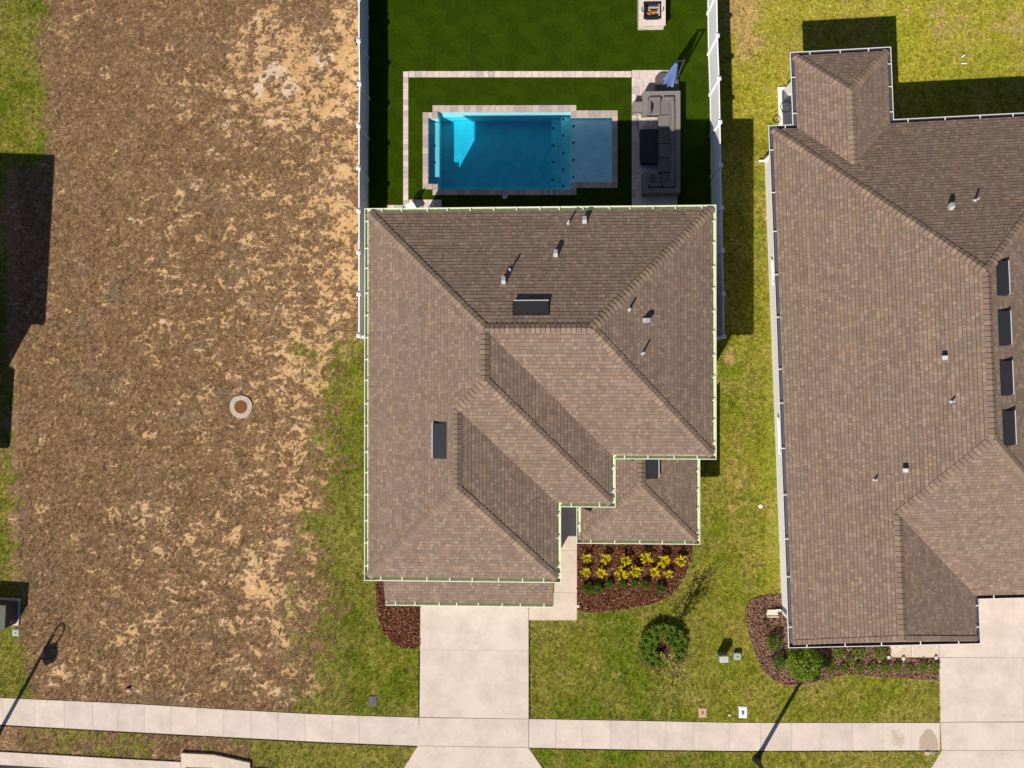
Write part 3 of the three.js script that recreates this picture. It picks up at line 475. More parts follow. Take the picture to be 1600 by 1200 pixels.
// ------------------------------------------------------------------ the one-storey house on the right
{
  const th = 2.1 * Math.PI / 180, c = Math.cos(th), s = Math.sin(th), OX = 9.42, OZ = -10.62;
  const loc = (x, z) => [(x - OX) * c - (z - OZ) * s, (x - OX) * s + (z - OZ) * c];
  const h = thing('house', 'single storey house with brown hip roof and white side wall', 'house', [OX, 0, OZ], th);
  const E = 2.7, p = 0.46, g = 0.11, W1 = 13.2, H1 = W1 / 2, D1 = 19.36, W2 = 7.36, H2 = W2 / 2, D2 = 21.17, A = D2 - 0.66, B0 = 0.99, B1 = 4.73, BH = (B1 - B0) / 2, BM = B0 + BH, BN = -2.98;
  const V2 = D1 - H2;
  const F = {
    w: face([0, 0], [0, D2], [5, 5], E, p, [[[0, 0], [H1, H1], [H1, D1 - H1], [H2, V2], [0, V2]], [[0, V2], [H2, V2], [H2, A], [0, D2]]]),
    n: face([0, 0], [W1, 0], [5, 5], E, p, [[[0, 0], [W1, 0], [H1, H1]]]),
    e: face([W1, 0], [W1, D1], [0, 5], E, p, [[[W1, 0], [W1, D1], [H1, D1 - H1], [H1, H1]]]),
    s: face([W2, D1], [W1, D1], [5, 0], E, p, [[[W2, D1], [W1, D1], [H1, D1 - H1], [H2, V2]]]),
    e2: face([W2, D1], [W2, D2], [0, 20], E, p, [[[W2, D1], [H2, V2], [H2, A], [W2, D2]]]),
    s2: face([0, D2], [W2, D2], [3, 0], E, p * H2 / 0.66, [[[0, D2], [W2, D2], [H2, A]]]),
    bw: face([B0, BN], [B0, 0], [3, 0], E, p, [[[B0, BN], [BM, BN + BH], [BM, BH], [B0, 0]]]),
    be: face([B1, BN], [B1, 0], [3, 0], E, p, [[[B1, BN], [BM, BN + BH], [BM, BH], [B1, 0]]]),
    bn: face([B0, BN], [B1, BN], [3, 0], E, p, [[[B0, BN], [B1, BN], [BM, BN + BH]]]),
  };
  const roof = part('roof', new THREE.BufferGeometry(), deckMat, h);
  roof.geometry = mergeGeometries(Object.values(F).map((f) => buildSlope(f, roof)));
  const C = (a, b, f1, f2) => capLine(a, b, f1, f2, roof, 0.2);
  C([0, 0], [H1, H1], F.n, F.w); C([W1, 0], [H1, H1], F.n, F.e); C([H1, D1 - H1], [H1, H1], F.w, F.e); C([H2, V2], [H1, D1 - H1], F.s, F.w); C([W1, D1], [H1, D1 - H1], F.s, F.e); C([H2, A], [H2, V2], F.w, F.e2);
  C([B0, BN], [BM, BN + BH], F.bn, F.bw); C([B1, BN], [BM, BN + BH], F.bn, F.be); C([BM, BN + BH], [BM, BH], F.bw, F.be);
  C([0, D2], [H2, A], F.s2, F.w); C([W2, D2], [H2, A], F.s2, F.e2);
  const eave = [[0, 0], [B0, 0], [B0, BN], [B1, BN], [B1, 0], [W1, 0], [W1, D1], [W2, D1], [W2, D2], [0, D2]];
  part('soffit', slabGeo(eave, E - 0.004, E - 0.17), neighLip, h);
  const G = (a, b, o, ma, mb, sp = 1.5) => gutterRun(h, a, b, o, E - 0.02, ma, mb, neighTroughShade, neighLip, sp, hangWhite);
  G([0, 0], [B0, 0], [0, -1], 1, -1, 0.7); G([B0, BN], [B0, 0], [-1, 0], 1, -1, 1.2); G([B0, BN], [B1, BN], [0, -1], 1, 1, 1.4); G([B1, BN], [B1, 0], [1, 0], 1, -1, 1.1); G([B1, 0], [W1, 0], [0, -1], -1, 1); G([0, 0], [0, D2], [-1, 0], 1, 1, 1.8); G([0, D2], [W2, D2], [0, 1], 1, 1, 1.35); G([W2, D1], [W2, D2], [1, 0], -1, 1, 1); G([W2, D1], [W1, D1], [0, 1], -1, 1, 1.5); G([W1, 0], [W1, D1], [1, 0], 1, 1, 1.6);
  const i = 0.42, T = E - 0.171;
  part('wall', slabGeo([[i, i], [W1 - i, i], [W1 - i, D1 - i], [W2 - i, D1 - i], [W2 - i, D2 - i], [i, D2 - i]], T, 0), stuccoWhite, h);
  // open porch under the rear wing: slab, corner columns, beam
  part('porch_slab', slabGeo([[B0 + 0.12, BN + 0.25], [B1 - 0.25, BN + 0.25], [B1 - 0.25, i - 0.01], [B0 + 0.12, i - 0.01]], 0.09, 0), stuccoWhite, h);
  for (const [x, z] of [[B0 + i + 0.19, BN + i + 0.19], [B1 - i - 0.19, BN + i + 0.19]]) part('porch_column', bx(0.46, T - 0.09, 0.46, x, 0.09 + (T - 0.09) / 2, z), stuccoWhite, h);
  part('porch_beam', [bx(B1 - B0 - 2 * i - 0.78, 0.3, 0.3, (B0 + B1) / 2, T - 0.151, BN + i + 0.19), bx(0.3, 0.3, 2.3, B0 + i + 0.19, T - 0.151, BN + i + 0.39 + 1.16)], stuccoWhite, h);
  windowPart(h, i, 1.5, 5.6, 0.85, 1.5, -1, 0); windowPart(h, i, 1.5, 12.75, 1.35, 1.5, -1, 0);
  for (const [z, y] of [[18.95, 1.7], [19.9, 1.3]]) part('wall_vent', bx(0.06, 0.2, 0.3, i - 0.031, y, z), darkMetal, h);
  const dsp = (x, z, nx, nz) => { const d = new THREE.Group(); d.name = 'downspout'; d.position.set(x, 0, z); h.add(d); part('pipe', bx(0.09, T - 0.2, 0.07, 0, (T - 0.2) / 2 + 0.12, 0), neighLip, d); part('elbow', bx(0.08, 0.07, 0.24, nx * 0.12, 0.12, nz * 0.12, Math.atan2(nx, nz)), neighLip, d); part('top_elbow', bx(0.08, 0.07, 0.5, nx * 0.2, T - 0.11, nz * 0.2, Math.atan2(nx, nz)), neighLip, d); };
  dsp(i - 0.05, i + 0.12, -1, 0); dsp(i - 0.05, D2 - i - 0.2, -1, 0);
  vents(h, F.e, loc, 'attic', [[1565, 434], [1568, 512], [1571, 590], [1575, 668]]);
  vents(h, F.n, loc, 'box', [[1484, 326]]); vents(h, F.w, loc, 'box', [[1476, 559], [1415, 734]]); vents(h, F.n, loc, 'pipe', [[1523, 313, 0.3]]); vents(h, F.w, loc, 'pipe', [[1486, 627, 0.25], [1366, 749, 0.25]]);
  const gd = new THREE.Group(); gd.name = 'garage_door'; gd.position.set(W2 + 2.6, 0, D1 - i); h.add(gd); for (let k = 0; k < 4; k++) part('panel', bx(4.4, 0.5, 0.05, 0, 0.27 + k * 0.52, 0.027), white, gd);
  windowPart(h, 3.2, 1.4, D2 - i, 1.8, 1.4, 0, 1);
}

// ------------------------------------------------------------------ artificial turf and pool
const turfTex = texture(512, 512, (i, j) => { const x = i / 512 * 16, y = j / 512 * 16, a = fbm(x * 0.5, y * 0.5, 4, 4, 8), b = noise(x * 8, y * 8, 12, 128), c = noise(x * 16, y * 10, 19, 0); const k = mix(0.6, 1.4, b * 0.6 + c * 0.4); return mix3([0.0235, 0.0435, 0.0003], [0.0295, 0.055, 0.0004], sstep(0.35, 0.68, a)).map((q) => q * k); });
const turfMat = matte({ map: rep(turfTex, 1 / 3.7), roughness: 1, bumpMap: rep(roughTex, 0.8), bumpScale: 0.02 });
{
  const turf = thing('artificial_turf', 'deep green artificial turf of the fenced backyard', 'turf', [0, 0, 0], 0, null, 'structure');
  part('turf_sheet', slabGeo(TURF, 0.012, null, [COPE_OUT]), turfMat, turf);
  const seamMat = matte({ color: lin(1.45, 1.45, 1.6), map: rep(turfTex, 1 / 2.9) });
  for (const [u, v0, v1] of [[733, -250, 110], [895, -250, 110], [1057, -250, 108], [733, 122, 163], [895, 122, 163]]) part('seam', slabGeo([at(u - 0.35, v0), at(u + 0.35, v0), at(u + 0.35, v1), at(u - 0.35, v1)], 0.017), seamMat, turf);
}
const paveTex = texture(256, 256, (i, j) => { const x = i / 256 * 8, y = j / 256 * 8, a = fbm(x, y * 2, 3, 4, 8), b = noise(x * 6, y * 6, 8, 48); const v = mix(0.74, 1.12, a) * mix(0.94, 1.06, b); return [v, v * 0.985, v * 0.97]; });
const copeMats = [[0.5, 0.41, 0.36], [0.44, 0.36, 0.325], [0.53, 0.44, 0.39], [0.39, 0.33, 0.31]].map((c) => mat(c[0], c[1], c[2], 0.9, { map: rep(paveTex, 1.3), bumpMap: rep(roughTex, 1), bumpScale: 0.004 })), paverMats = [[0.66, 0.555, 0.5], [0.6, 0.505, 0.46], [0.69, 0.59, 0.53], [0.47, 0.41, 0.39], [0.64, 0.535, 0.48]].map((c) => mat(c[0], c[1], c[2], 0.9, { map: rep(paveTex, 1.3), bumpMap: rep(roughTex, 1), bumpScale: 0.004 }));
const pick = (a) => a[Math.floor(rnd() * a.length)];
function pavers(parent, u0, v0, u1, v1, nu, nv, y1, y0, name = 'paver', stag = 0) {       // grid of single pavers between survey lines
  for (let j = 0; j < nv; j++) {
    const cut = [u0]; const off = stag * (j % 2) * 0.5;
    for (let i = 1; i < nu; i++) cut.push(mix(u0, u1, (i - off + rr(-0.08, 0.08)) / nu)); cut.push(u1);
    for (let i = 0; i + 1 < cut.length; i++) {
      const va = mix(v0, v1, j / nv), vb = mix(v0, v1, (j + 1) / nv), gap = 0.16;
      const [xa, za] = at(cut[i] + gap, va + gap), [xb, zb] = at(cut[i + 1] - gap, vb - gap), w = xb - xa, d = zb - za, y = y1 + rr(-0.003, 0.003);
      const geo = bx(w, y - y0, d); const ua = geo.attributes.uv, p = geo.attributes.position, o = [rnd() * 5, rnd() * 5];
      for (let k = 0; k < p.count; k++) ua.setXY(k, p.getX(k) + o[0], p.getZ(k) + p.getY(k) + o[1]);
      const m = part(name, geo, pick(name === 'coping_paver' ? copeMats : paverMats), parent); m.position.set((xa + xb) / 2, (y + y0) / 2, (za + zb) / 2);
    }
  }
}
{
  const strip = thing('paver_border', 'narrow pale paver border framing the pool turf', 'paver border', [0, 0, 0], 0, null, 'structure');
  pavers(strip, 638.5, 111.5, 986.5, 121, 36, 1, 0.03, 0); pavers(strip, 630, 112, 638.2, 322, 1, 24, 0.03, 0);
  const deck = thing('paver_patio', 'pale paver patio under the outdoor sofa', 'patio', [0, 0, 0], 0, null, 'structure');
  pavers(deck, 987, 110, 1058, 360, 6, 20, 0.03, 0, 'paver', 1);
  const step = thing('paver_landing', 'small paver landing at the rear left corner of house', 'landing', [0, 0, 0], 0, null, 'structure');
  pavers(step, 638.6, 312, 690, 360, 5, 4, 0.03, 0, 'paver', 1); pavers(step, 604, 320.5, 629.6, 360, 2, 4, 0.03, 0, 'paver', 1);
}
{
  const pool = thing('swimming_pool', 'rectangular blue swimming pool with paver coping and sun shelf', 'swimming pool');
  const WL = -0.06, plaster = mat(0.5, 0.88, 0.92, 0.8, { map: rep(concTex, 0.4) }), tile = mat(0.6, 0.66, 0.68, 0.35), plLight = mat(0.78, 0.93, 0.97, 0.8, { map: rep(concTex, 0.4) });
  const wallBetween = (poly, y0, y1, m, name, skip = () => false) => {
    const pos = []; for (let i = 0; i < poly.length; i++) { const a = poly[i], b = poly[(i + 1) % poly.length]; if (skip(i)) continue; for (const v of [[a, y0], [b, y1], [b, y0], [a, y0], [a, y1], [b, y1]]) pos.push(v[0][0], v[1], v[0][1]); }
    return part(name, geoFrom(pos), m, pool);
  };
  const out = POOL_OUT.map((p) => p);
  wallBetween(out, -0.22, 0.0, tile, 'waterline_tile');
  wallBetween(out, -1.6, -0.22, plaster, 'pool_wall');
  part('pool_floor', slabGeo(POOL_OUT, -1.45, -1.6), plaster, pool);
  const box = (P, y1) => slabGeo(P, y1, -1.44);
  part('sun_shelf', box(rectP(893, 182.3, 956.7, 284.7), -0.3), plLight, pool);
  part('bench', box(rectP(669.3, 184.3, 684, 287.7), -0.5), plaster, pool);
  part('bench_edge', slabGeo(rectP(677, 187, 684.6, 279), -0.42, -0.499), tile, pool);
  part('pool_step', box(rectP(877, 174.4, 892.9, 296.6), -0.62), plaster, pool);
  part('pool_step', box(rectP(862, 174.4, 876.9, 296.6), -0.95), plaster, pool);
  const dot = bx(0.09, 0.02, 0.09);
  const mk = (u, v, y) => { const d = part('marker_tile', dot, blackMat, pool); const [x, z] = at(u, v, y); d.position.set(x, y + 0.008, z); };
  for (const v of [200, 227, 253, 281]) mk(864, v, -0.95); for (const v of [186, 212, 239, 265, 291]) mk(880, v, -0.62); for (const v of [197, 223, 250, 277]) mk(896, v, -0.3); for (const v of [228, 254]) mk(679, v, -0.42);
  // coping pavers
  const cop = new THREE.Group(); cop.name = 'coping'; pool.add(cop);
  const cp = (a, b, c, d, n, vert) => pavers(cop, a, b, c, d, vert ? 1 : n, vert ? n : 1, 0.045, -0.1, 'coping_paver');
  cp(676, 165, 900.5, 174.3, 23); cp(676, 296.7, 900.5, 305, 23); cp(660.5, 176, 676, 184.4, 2); cp(660.5, 184.4, 669.4, 287.6, 11, 1); cp(660.5, 287.6, 676, 296, 2); cp(676, 174.3, 684.4, 184.2, 1, 1); cp(676, 287.8, 684.4, 296.7, 1, 1);
  cp(892, 174.3, 900.5, 182.4, 1, 1); cp(900.5, 173, 965, 182.4, 7); cp(956.6, 182.4, 965, 284.8, 11, 1); cp(900.5, 284.8, 965, 294, 7); cp(892, 284.8, 900.5, 296.7, 1, 1);
  part('skimmer_lid', cyl(0.13, 0.13, 0.03, ...((p) => [p[0], 0.03, p[1]])(at(789, 307)), 20), mat(0.45, 0.4, 0.37, 0.8), pool);
  // water: rippled surface over even layers that each take their share of the red and green light
  const nrm = texture(512, 512, (i, j) => { const f = (a, b) => fbm(a / 512 * 24, b / 512 * 24, 6, 3, 24); const dx = f(i + 1.5, j) - f(i - 1.5, j), dy = f(i, j + 1.5) - f(i, j - 1.5); return [0.5 - dx * 1.6, 0.5 - dy * 1.6, 1]; }, false);
  const W = (o) => new THREE.MeshPhysicalMaterial({ transmission: 1, thickness: 0, roughness: 0, ior: 1.33, ...o });
  part('water', slabGeo(POOL_OUT, WL), W({ color: lin(0.96, 0.99, 1), normalMap: rep(nrm, 0.3), roughness: 0.03 }), pool);
  const layer = W({ color: lin(0.6, 0.9, 0.945), specularIntensity: 0 });
  part('water_layer', slabGeo(POOL_OUT, -0.2), W({ color: lin(0.72, 0.93, 0.97), specularIntensity: 0 }), pool);
  part('water_layer', slabGeo(rectP(669, 184, 892, 288), -0.4), layer, pool);
  part('water_layer', slabGeo(rectP(684.1, 174.1, 876.5, 296.9), -0.75), layer, pool);
  part('water_layer', slabGeo(rectP(684.1, 174.1, 861.5, 296.9), -1.1), layer, pool);
}
// ------------------------------------------------------------------ fences
const vinyl = mat(0.8, 0.8, 0.8, 0.45), vinylPost = mat(0.84, 0.84, 0.84, 0.4);
function fence(label, pts, Hf) {
  const f = thing('vinyl_fence', label, 'fence');
  for (let i = 0; i < pts.length; i++) {
    const [x, z] = pts[i];
    const post = part('post', bx(0.127, Hf + 0.06, 0.127, x, (Hf + 0.06) / 2, z), vinylPost, f);
    part('post_cap', [new THREE.ConeGeometry(0.115, 0.07, 4).rotateY(Math.PI / 4).translate(x, Hf + 0.115, z), bx(0.16, 0.025, 0.16, x, Hf + 0.07, z)], vinylPost, post);
    if (!i) continue;
    const [a, b] = pts[i - 1], L = Math.hypot(x - a, z - b) - 0.13, ang = Math.atan2(-(z - b), x - a), cx = (x + a) / 2, cz = (z + b) / 2;
    const put = (n, g, m) => { const o = part(n, g, m, f); o.position.set(cx, 0, cz); o.rotation.y = ang; return o; };
    put('top_rail', bx(L, 0.09, 0.05, 0, Hf - 0.045, 0), vinylPost); put('bottom_rail', bx(L, 0.14, 0.05, 0, 0.12, 0), vinylPost);
    const n = Math.round(L / 0.29), w = L / n, geo = bx(w - 0.008, Hf - 0.28, 0.022);
    for (let k = 0; k < n; k++) { const o = part('board', geo, vinyl, f), s = -L / 2 + (k + 0.5) * w; o.position.set(cx + Math.cos(ang) * s, 0.19 + (Hf - 0.28) / 2, cz - Math.sin(ang) * s); o.rotation.y = ang; }
  }
}
const fl = [-135, -69, -2, 64, 131, 197, 263, 330, 395, 460, 525].map((v) => at(560.5 + (v === 131 ? 1.2 : 0), v, 1.72)); fl.push([fl[10][0] + 1.35, fl[10][1] + 0.08]);
fence('white vinyl privacy fence between backyard and vacant lot', fl, 1.68);
const fr = [[-143, 1119], [-77, 1119.5], [-11, 1120], [56, 1121], [123, 1123.5], [191, 1125], [258, 1126.2], [325, 1127.6], [392, 1129], [459, 1130.6], [526, 1131.3]].map(([v, u]) => at(u, v, 1.8)); fr.push([fr[10][0] - 1.45, fr[10][1] + 0.15]);
fence('white vinyl privacy fence between backyard and right house', fr, 1.77);

// ------------------------------------------------------------------ patio furniture
{
  const cush = mat(0.165, 0.143, 0.137, 0.95, { bumpMap: rep(roughTex, 2), bumpScale: 0.004 }), cush2 = mat(0.185, 0.16, 0.152, 0.95, { bumpMap: rep(roughTex, 2), bumpScale: 0.004 }), frameM = mat(0.2, 0.172, 0.155, 0.8), darkW = mat(0.03, 0.028, 0.03, 0.8);
  const [x0, z0] = at(1004.5, 143, 0.72), [x1] = at(1063, 200, 0.72), [, z1] = at(1040, 301, 0.72), w = x1 - x0, d = z1 - z0;
  const s = thing('sectional_sofa', 'large grey u-shaped outdoor sectional sofa on paver patio', 'sofa', [x0, 0.03, z0]);
  const arm = 0.22, seatD = 0.78, H = 0.7;
  part('back_frame', [bx(w, H - 0.06, arm, w / 2, (H + 0.06) / 2, arm / 2), bx(arm, H - 0.062, d - 2 * arm, w - arm / 2, (H + 0.06) / 2, d / 2), bx(w, H - 0.06, arm, w / 2, (H + 0.06) / 2, d - arm / 2)], frameM, s);
  for (const z of [arm + (seatD - arm + 0.16) / 2, d - arm - (seatD - arm + 0.16) / 2]) part('arm', bx(arm, H - 0.08, seatD - arm + 0.16, arm / 2, (H + 0.04) / 2, z), frameM, s);
  part('base_frame', [bx(w - 2 * arm - 0.004, 0.24, seatD - arm + 0.14, w / 2, 0.18, arm + (seatD - arm + 0.14) / 2), bx(seatD - 0.1, 0.24, d - 2 * seatD - 0.3, w - arm - (seatD - 0.1) / 2 - 0.002, 0.18, d / 2), bx(w - 2 * arm - 0.004, 0.24, seatD - arm + 0.14, w / 2, 0.18, d - arm - (seatD - arm + 0.14) / 2)], darkW, s);
  for (let i = 0; i < 3; i++) for (const [px, pz] of [[0.1, 0.1], [w - 0.1, 0.1 + i * d / 3], [0.1, d - 0.1]]) if (i === 0 || px > 1) part('leg', bx(0.06, 0.08, 0.06, px, 0.04, pz), darkW, s);
  const seatW = (w - 2 * arm) / 2, sy = 0.38;
  for (let i = 0; i < 2; i++) for (const e of [0, 1]) { const z = e ? d - arm - seatD / 2 + 0.03 : arm + seatD / 2 - 0.03; part('seat_cushion', rbx(seatW - 0.012, 0.16, seatD - 0.08, 0.04, arm + seatW * (i + 0.5), sy, z), i ? cush : cush2, s);
    const b = part('back_cushion', rbx(seatW - 0.06, 0.38, 0.17, 0.07), pick([cush, cush2]), s); b.position.set(arm + seatW * (i + 0.5), 0.62, e ? d - arm - 0.13 : arm + 0.13); b.rotation.x = e ? 0.2 : -0.2; }
  const nE = 4, zE0 = arm + seatD - 0.05, lenE = (d - 2 * (arm + seatD - 0.05)) / nE;
  for (let i = 0; i < nE; i++) { part('seat_cushion', rbx(seatD - 0.08, 0.16, lenE - 0.012, 0.04, w - arm - (seatD - 0.08) / 2, sy, zE0 + lenE * (i + 0.5)), i % 2 ? cush : cush2, s); }
  for (let i = 0; i < 5; i++) { const b = part('back_cushion', rbx(0.17, 0.38, 0.78, 0.07), pick([cush, cush2]), s); b.position.set(w - arm - 0.13, 0.62, arm + 0.55 + i * (d - 2 * arm - 1.1) / 4); b.rotation.z = -0.2 + rr(-0.03, 0.03); b.rotation.y = rr(-0.06, 0.06); }
  for (const z of [arm + 0.42, d - arm - 0.42]) { const b = part('side_cushion', rbx(0.15, 0.34, 0.6, 0.07), cush, s); b.position.set(arm + 0.1, 0.58, z); b.rotation.z = 0.2; }
  const [sx, sz] = at(996, 166.5, 0.5), st = thing('side_table', 'small square grey side table left of the sofa', 'side table', [sx, 0.03, sz]);
  part('table_top', rbx(0.44, 0.05, 0.44, 0.015, 0, 0.46, 0), frameM, st); part('apron', bx(0.4, 0.3, 0.4, 0, 0.28, 0), cush, st); for (const a of [-1, 1]) for (const b of [-1, 1]) part('leg', bx(0.04, 0.13, 0.04, a * 0.17, 0.065, b * 0.17), darkW, st);
  const [tx, tz] = at(1014.5, 229, 0.45), ct = thing('coffee_table', 'black rounded coffee table in front of the sofa', 'coffee table', [tx, 0.03, tz]);
  part('table_top', rbx(0.82, 0.06, 1.55, 0.03, 0, 0.42, 0), blackMat, ct); part('glass_inset', bx(0.16, 0.008, 0.5, 0.06, 0.455, 0), mat(0.03, 0.03, 0.033, 0.2), ct); part('body', rbx(0.76, 0.34, 1.47, 0.06, 0, 0.22, 0), mat(0.012, 0.012, 0.014, 0.8), ct); for (const a of [-1, 1]) for (const b of [-1, 1]) part('leg', bx(0.06, 0.05, 0.06, a * 0.3, 0.025, b * 0.6), darkW, ct);
  const cable = [[988, 180], [996, 181], [995, 190], [998, 205], [1000, 220]].map(([u, v]) => { const [x, z] = at(u, v); return [x, 0.04, z]; });
  tag(part('garden_hose', tube(cable, 0.014, 30, 6), mat(0.03, 0.025, 0.03, 0.7)), 'thin dark hose lying between side table and coffee table', 'hose');
  // closed cantilever parasol
  const [ux, uz] = at(1042, 133), um = thing('parasol', 'closed blue cantilever parasol on dark grey base behind sofa', 'parasol', [ux, 0.03, uz]);
  const sh = new THREE.Shape(); const bw = 0.5, bd = 0.4, cr = 0.16; sh.moveTo(-bw + cr, -bd); sh.lineTo(bw, -bd); sh.lineTo(bw, bd); sh.lineTo(-bw, bd); sh.lineTo(-bw, -bd + cr); sh.lineTo(-bw + cr, -bd);
  part('base', new THREE.ExtrudeGeometry(sh, { depth: 0.1, bevelEnabled: true, bevelSize: 0.02, bevelThickness: 0.02 }).rotateX(Math.PI / 2).translate(-0.02, 0.13, -0.06), mat(0.085, 0.078, 0.075, 0.8), um);
  part('base_seam', [bx(0.012, 0.008, 0.78, 0.0, 0.155, -0.06), bx(0.96, 0.008, 0.012, -0.02, 0.156, -0.02)], darkW, um);
  const px = 0.3, pz = 0.0; part('pole', bx(0.06, 2.45, 0.08, px, 1.355, pz), mat(0.05, 0.052, 0.056, 0.5), um); part('arm', bx(0.045, 0.045, 0.36, px - 0.17, 2.58, pz + 0.05, Math.PI / 2), darkW, um); part('crank', [bx(0.1, 0.16, 0.12, px, 1.1, pz), bx(0.14, 0.02, 0.02, px + 0.1, 1.1, pz)], darkW, um);
  const fab = [], cw = 0.085, seg = 72, rows = 20, R = (t) => mix(0.05, 0.21, Math.pow(t, 0.75)) * (t > 0.86 ? 1.05 : 1);
  const P = (i, j) => { const a = i / seg * Math.PI * 2, t = j / rows, y = 2.6 - 1.9 * t - (t > 0.95 ? 0.12 * Math.cos(a * 8) : 0), fold = 1 + (0.05 + 0.38 * t) * Math.cos(a * 8 + 2.2 * t) + 0.12 * t * Math.sin(a * 3 + 1), r = R(t) * fold; return [-0.02 + r * Math.cos(a + 0.5 * t), y, 0.12 + r * Math.sin(a + 0.5 * t)]; };
  for (let j = 0; j < rows; j++) for (let i = 0; i < seg; i++) { const a = P(i, j), b = P(i + 1, j), c = P(i + 1, j + 1), d2 = P(i, j + 1); fab.push(...a, ...c, ...b, ...a, ...d2, ...c); }
  part('canopy', geoFrom(fab), mat(0.13, 0.195, 0.4, 0.9), um); part('tie_band', new THREE.TorusGeometry(0.16, 0.02, 6, 20).rotateX(Math.PI / 2).translate(-0.02, 1.5, 0.12), mat(0.08, 0.14, 0.34, 0.9), um); part('finial', cyl(0.03, 0.015, 0.1, -0.02, 2.58, 0.12), darkW, um);
  // fire pit block
  const [fx, fz] = at(1019, 17, 0.6), fp = thing('fire_pit', 'square paver block fire pit with black grill frame', 'fire pit', [fx, 0.012, fz]);
  const FW = 1.14, FH = 0.56, inn = 0.36, nb = 4;
  for (let k = 0; k < 4; k++) for (let side = 0; side < 4; side++) for (let b = 0; b < nb; b++) {
    const L = (FW - 0.2) / nb, q = new THREE.Group(); const o = part('block', bx(L - 0.008, FH / 4 - 0.008, 0.198), pick(paverMats), fp);
    const s2 = -FW / 2 + L * (b + 0.5) + (k % 2 ? 0.2 : 0) * 1, a = side * Math.PI / 2, off = FW / 2 - 0.1; o.rotation.y = a; o.position.set(Math.cos(a) * s2 + Math.sin(a) * off, FH / 4 * (k + 0.5), -Math.sin(a) * s2 + Math.cos(a) * off);
  }
  for (let i = 0; i < 4; i++) for (let j = 0; j < 6; j++) { const w2 = FW / 4, d2 = 1.5 / 6, cx = -FW / 2 + w2 * (i + 0.5), cz = -0.84 + d2 * (j + 0.5); if (Math.abs(cx) < inn && cz > -0.36 && cz < 0.36) continue; const o = part('cap_paver', bx(w2 + 0.02 - 0.006, 0.06, d2 - 0.006), pick([paverMats[0], paverMats[2], paverMats[0]]), fp); o.position.set(cx * 1.02, FH + 0.03, cz); }
  for (const z of [-0.7]) part('rear_wall', bx(FW, FH, 0.26, 0, FH / 2, z), paverMats[0], fp);
  const ir = mat(0.012, 0.012, 0.018, 0.5);
  part('fire_ring', [bx(0.74, 0.3, 0.05, 0, FH - 0.04, -0.345), bx(0.74, 0.3, 0.05, 0, FH - 0.04, 0.345), bx(0.05, 0.3, 0.64, -0.345, FH - 0.04, 0), bx(0.05, 0.3, 0.64, 0.345, FH - 0.04, 0), bx(0.78, 0.02, 0.1, 0, FH + 0.075, -0.33), bx(0.78, 0.02, 0.12, 0, FH + 0.075, 0.32), bx(0.1, 0.021, 0.56, -0.33, FH + 0.076, 0), bx(0.05, 0.021, 0.56, 0.35, FH + 0.076, 0)], ir, fp);
  part('sand_bed', bx(0.62, 0.03, 0.62, 0, 0.38, 0), mat(0.6, 0.5, 0.42, 1, { bumpMap: rep(roughTex, 3), bumpScale: 0.02 }), fp);
  for (let i = 0; i < 5; i++) part('log', new THREE.CylinderGeometry(0.035, 0.045, rr(0.26, 0.4), 8).rotateZ(Math.PI / 2).rotateY(rr(-0.6, 0.6)).translate(rr(-0.1, 0.08), 0.43 + i * 0.02, rr(-0.05, 0.18)), pick([mat(0.36, 0.14, 0.03, 0.9), mat(0.42, 0.2, 0.06, 0.9), mat(0.24, 0.1, 0.04, 0.9)]), fp);
  for (let i = 0; i < 3; i++) part('grate_bar', bx(0.62, 0.012, 0.012, 0, FH + 0.07, -0.16 + i * 0.1), ir, fp);
  for (const e of [-1, 1]) part('handle', tube([[e * 0.38, FH + 0.08, 0.05], [e * 0.46, FH + 0.12, 0.05], [e * 0.47, FH + 0.13, 0.02], [e * 0.47, FH + 0.13, -0.12]], 0.012, 16, 6), ir, fp);
  // seat and pot at the rear left corner of the house
  const [cx, cz] = at(646, 331), ch = thing('garden_chair', 'white metal garden chair half under the rear left eave', 'chair', [cx, 0.03, cz], 0.5);
  part('seat', rbx(0.46, 0.035, 0.44, 0.015, 0, 0.44, 0), white, ch); for (const a of [-1, 1]) { part('leg', bx(0.035, 0.44, 0.035, a * 0.2, 0.22, 0.19), white, ch); part('leg', bx(0.035, 0.86, 0.035, a * 0.2, 0.43, -0.19), white, ch); } for (let k = 0; k < 3; k++) part('back_slat', bx(0.38, 0.06, 0.02, 0, 0.58 + k * 0.12, -0.19), white, ch);
}
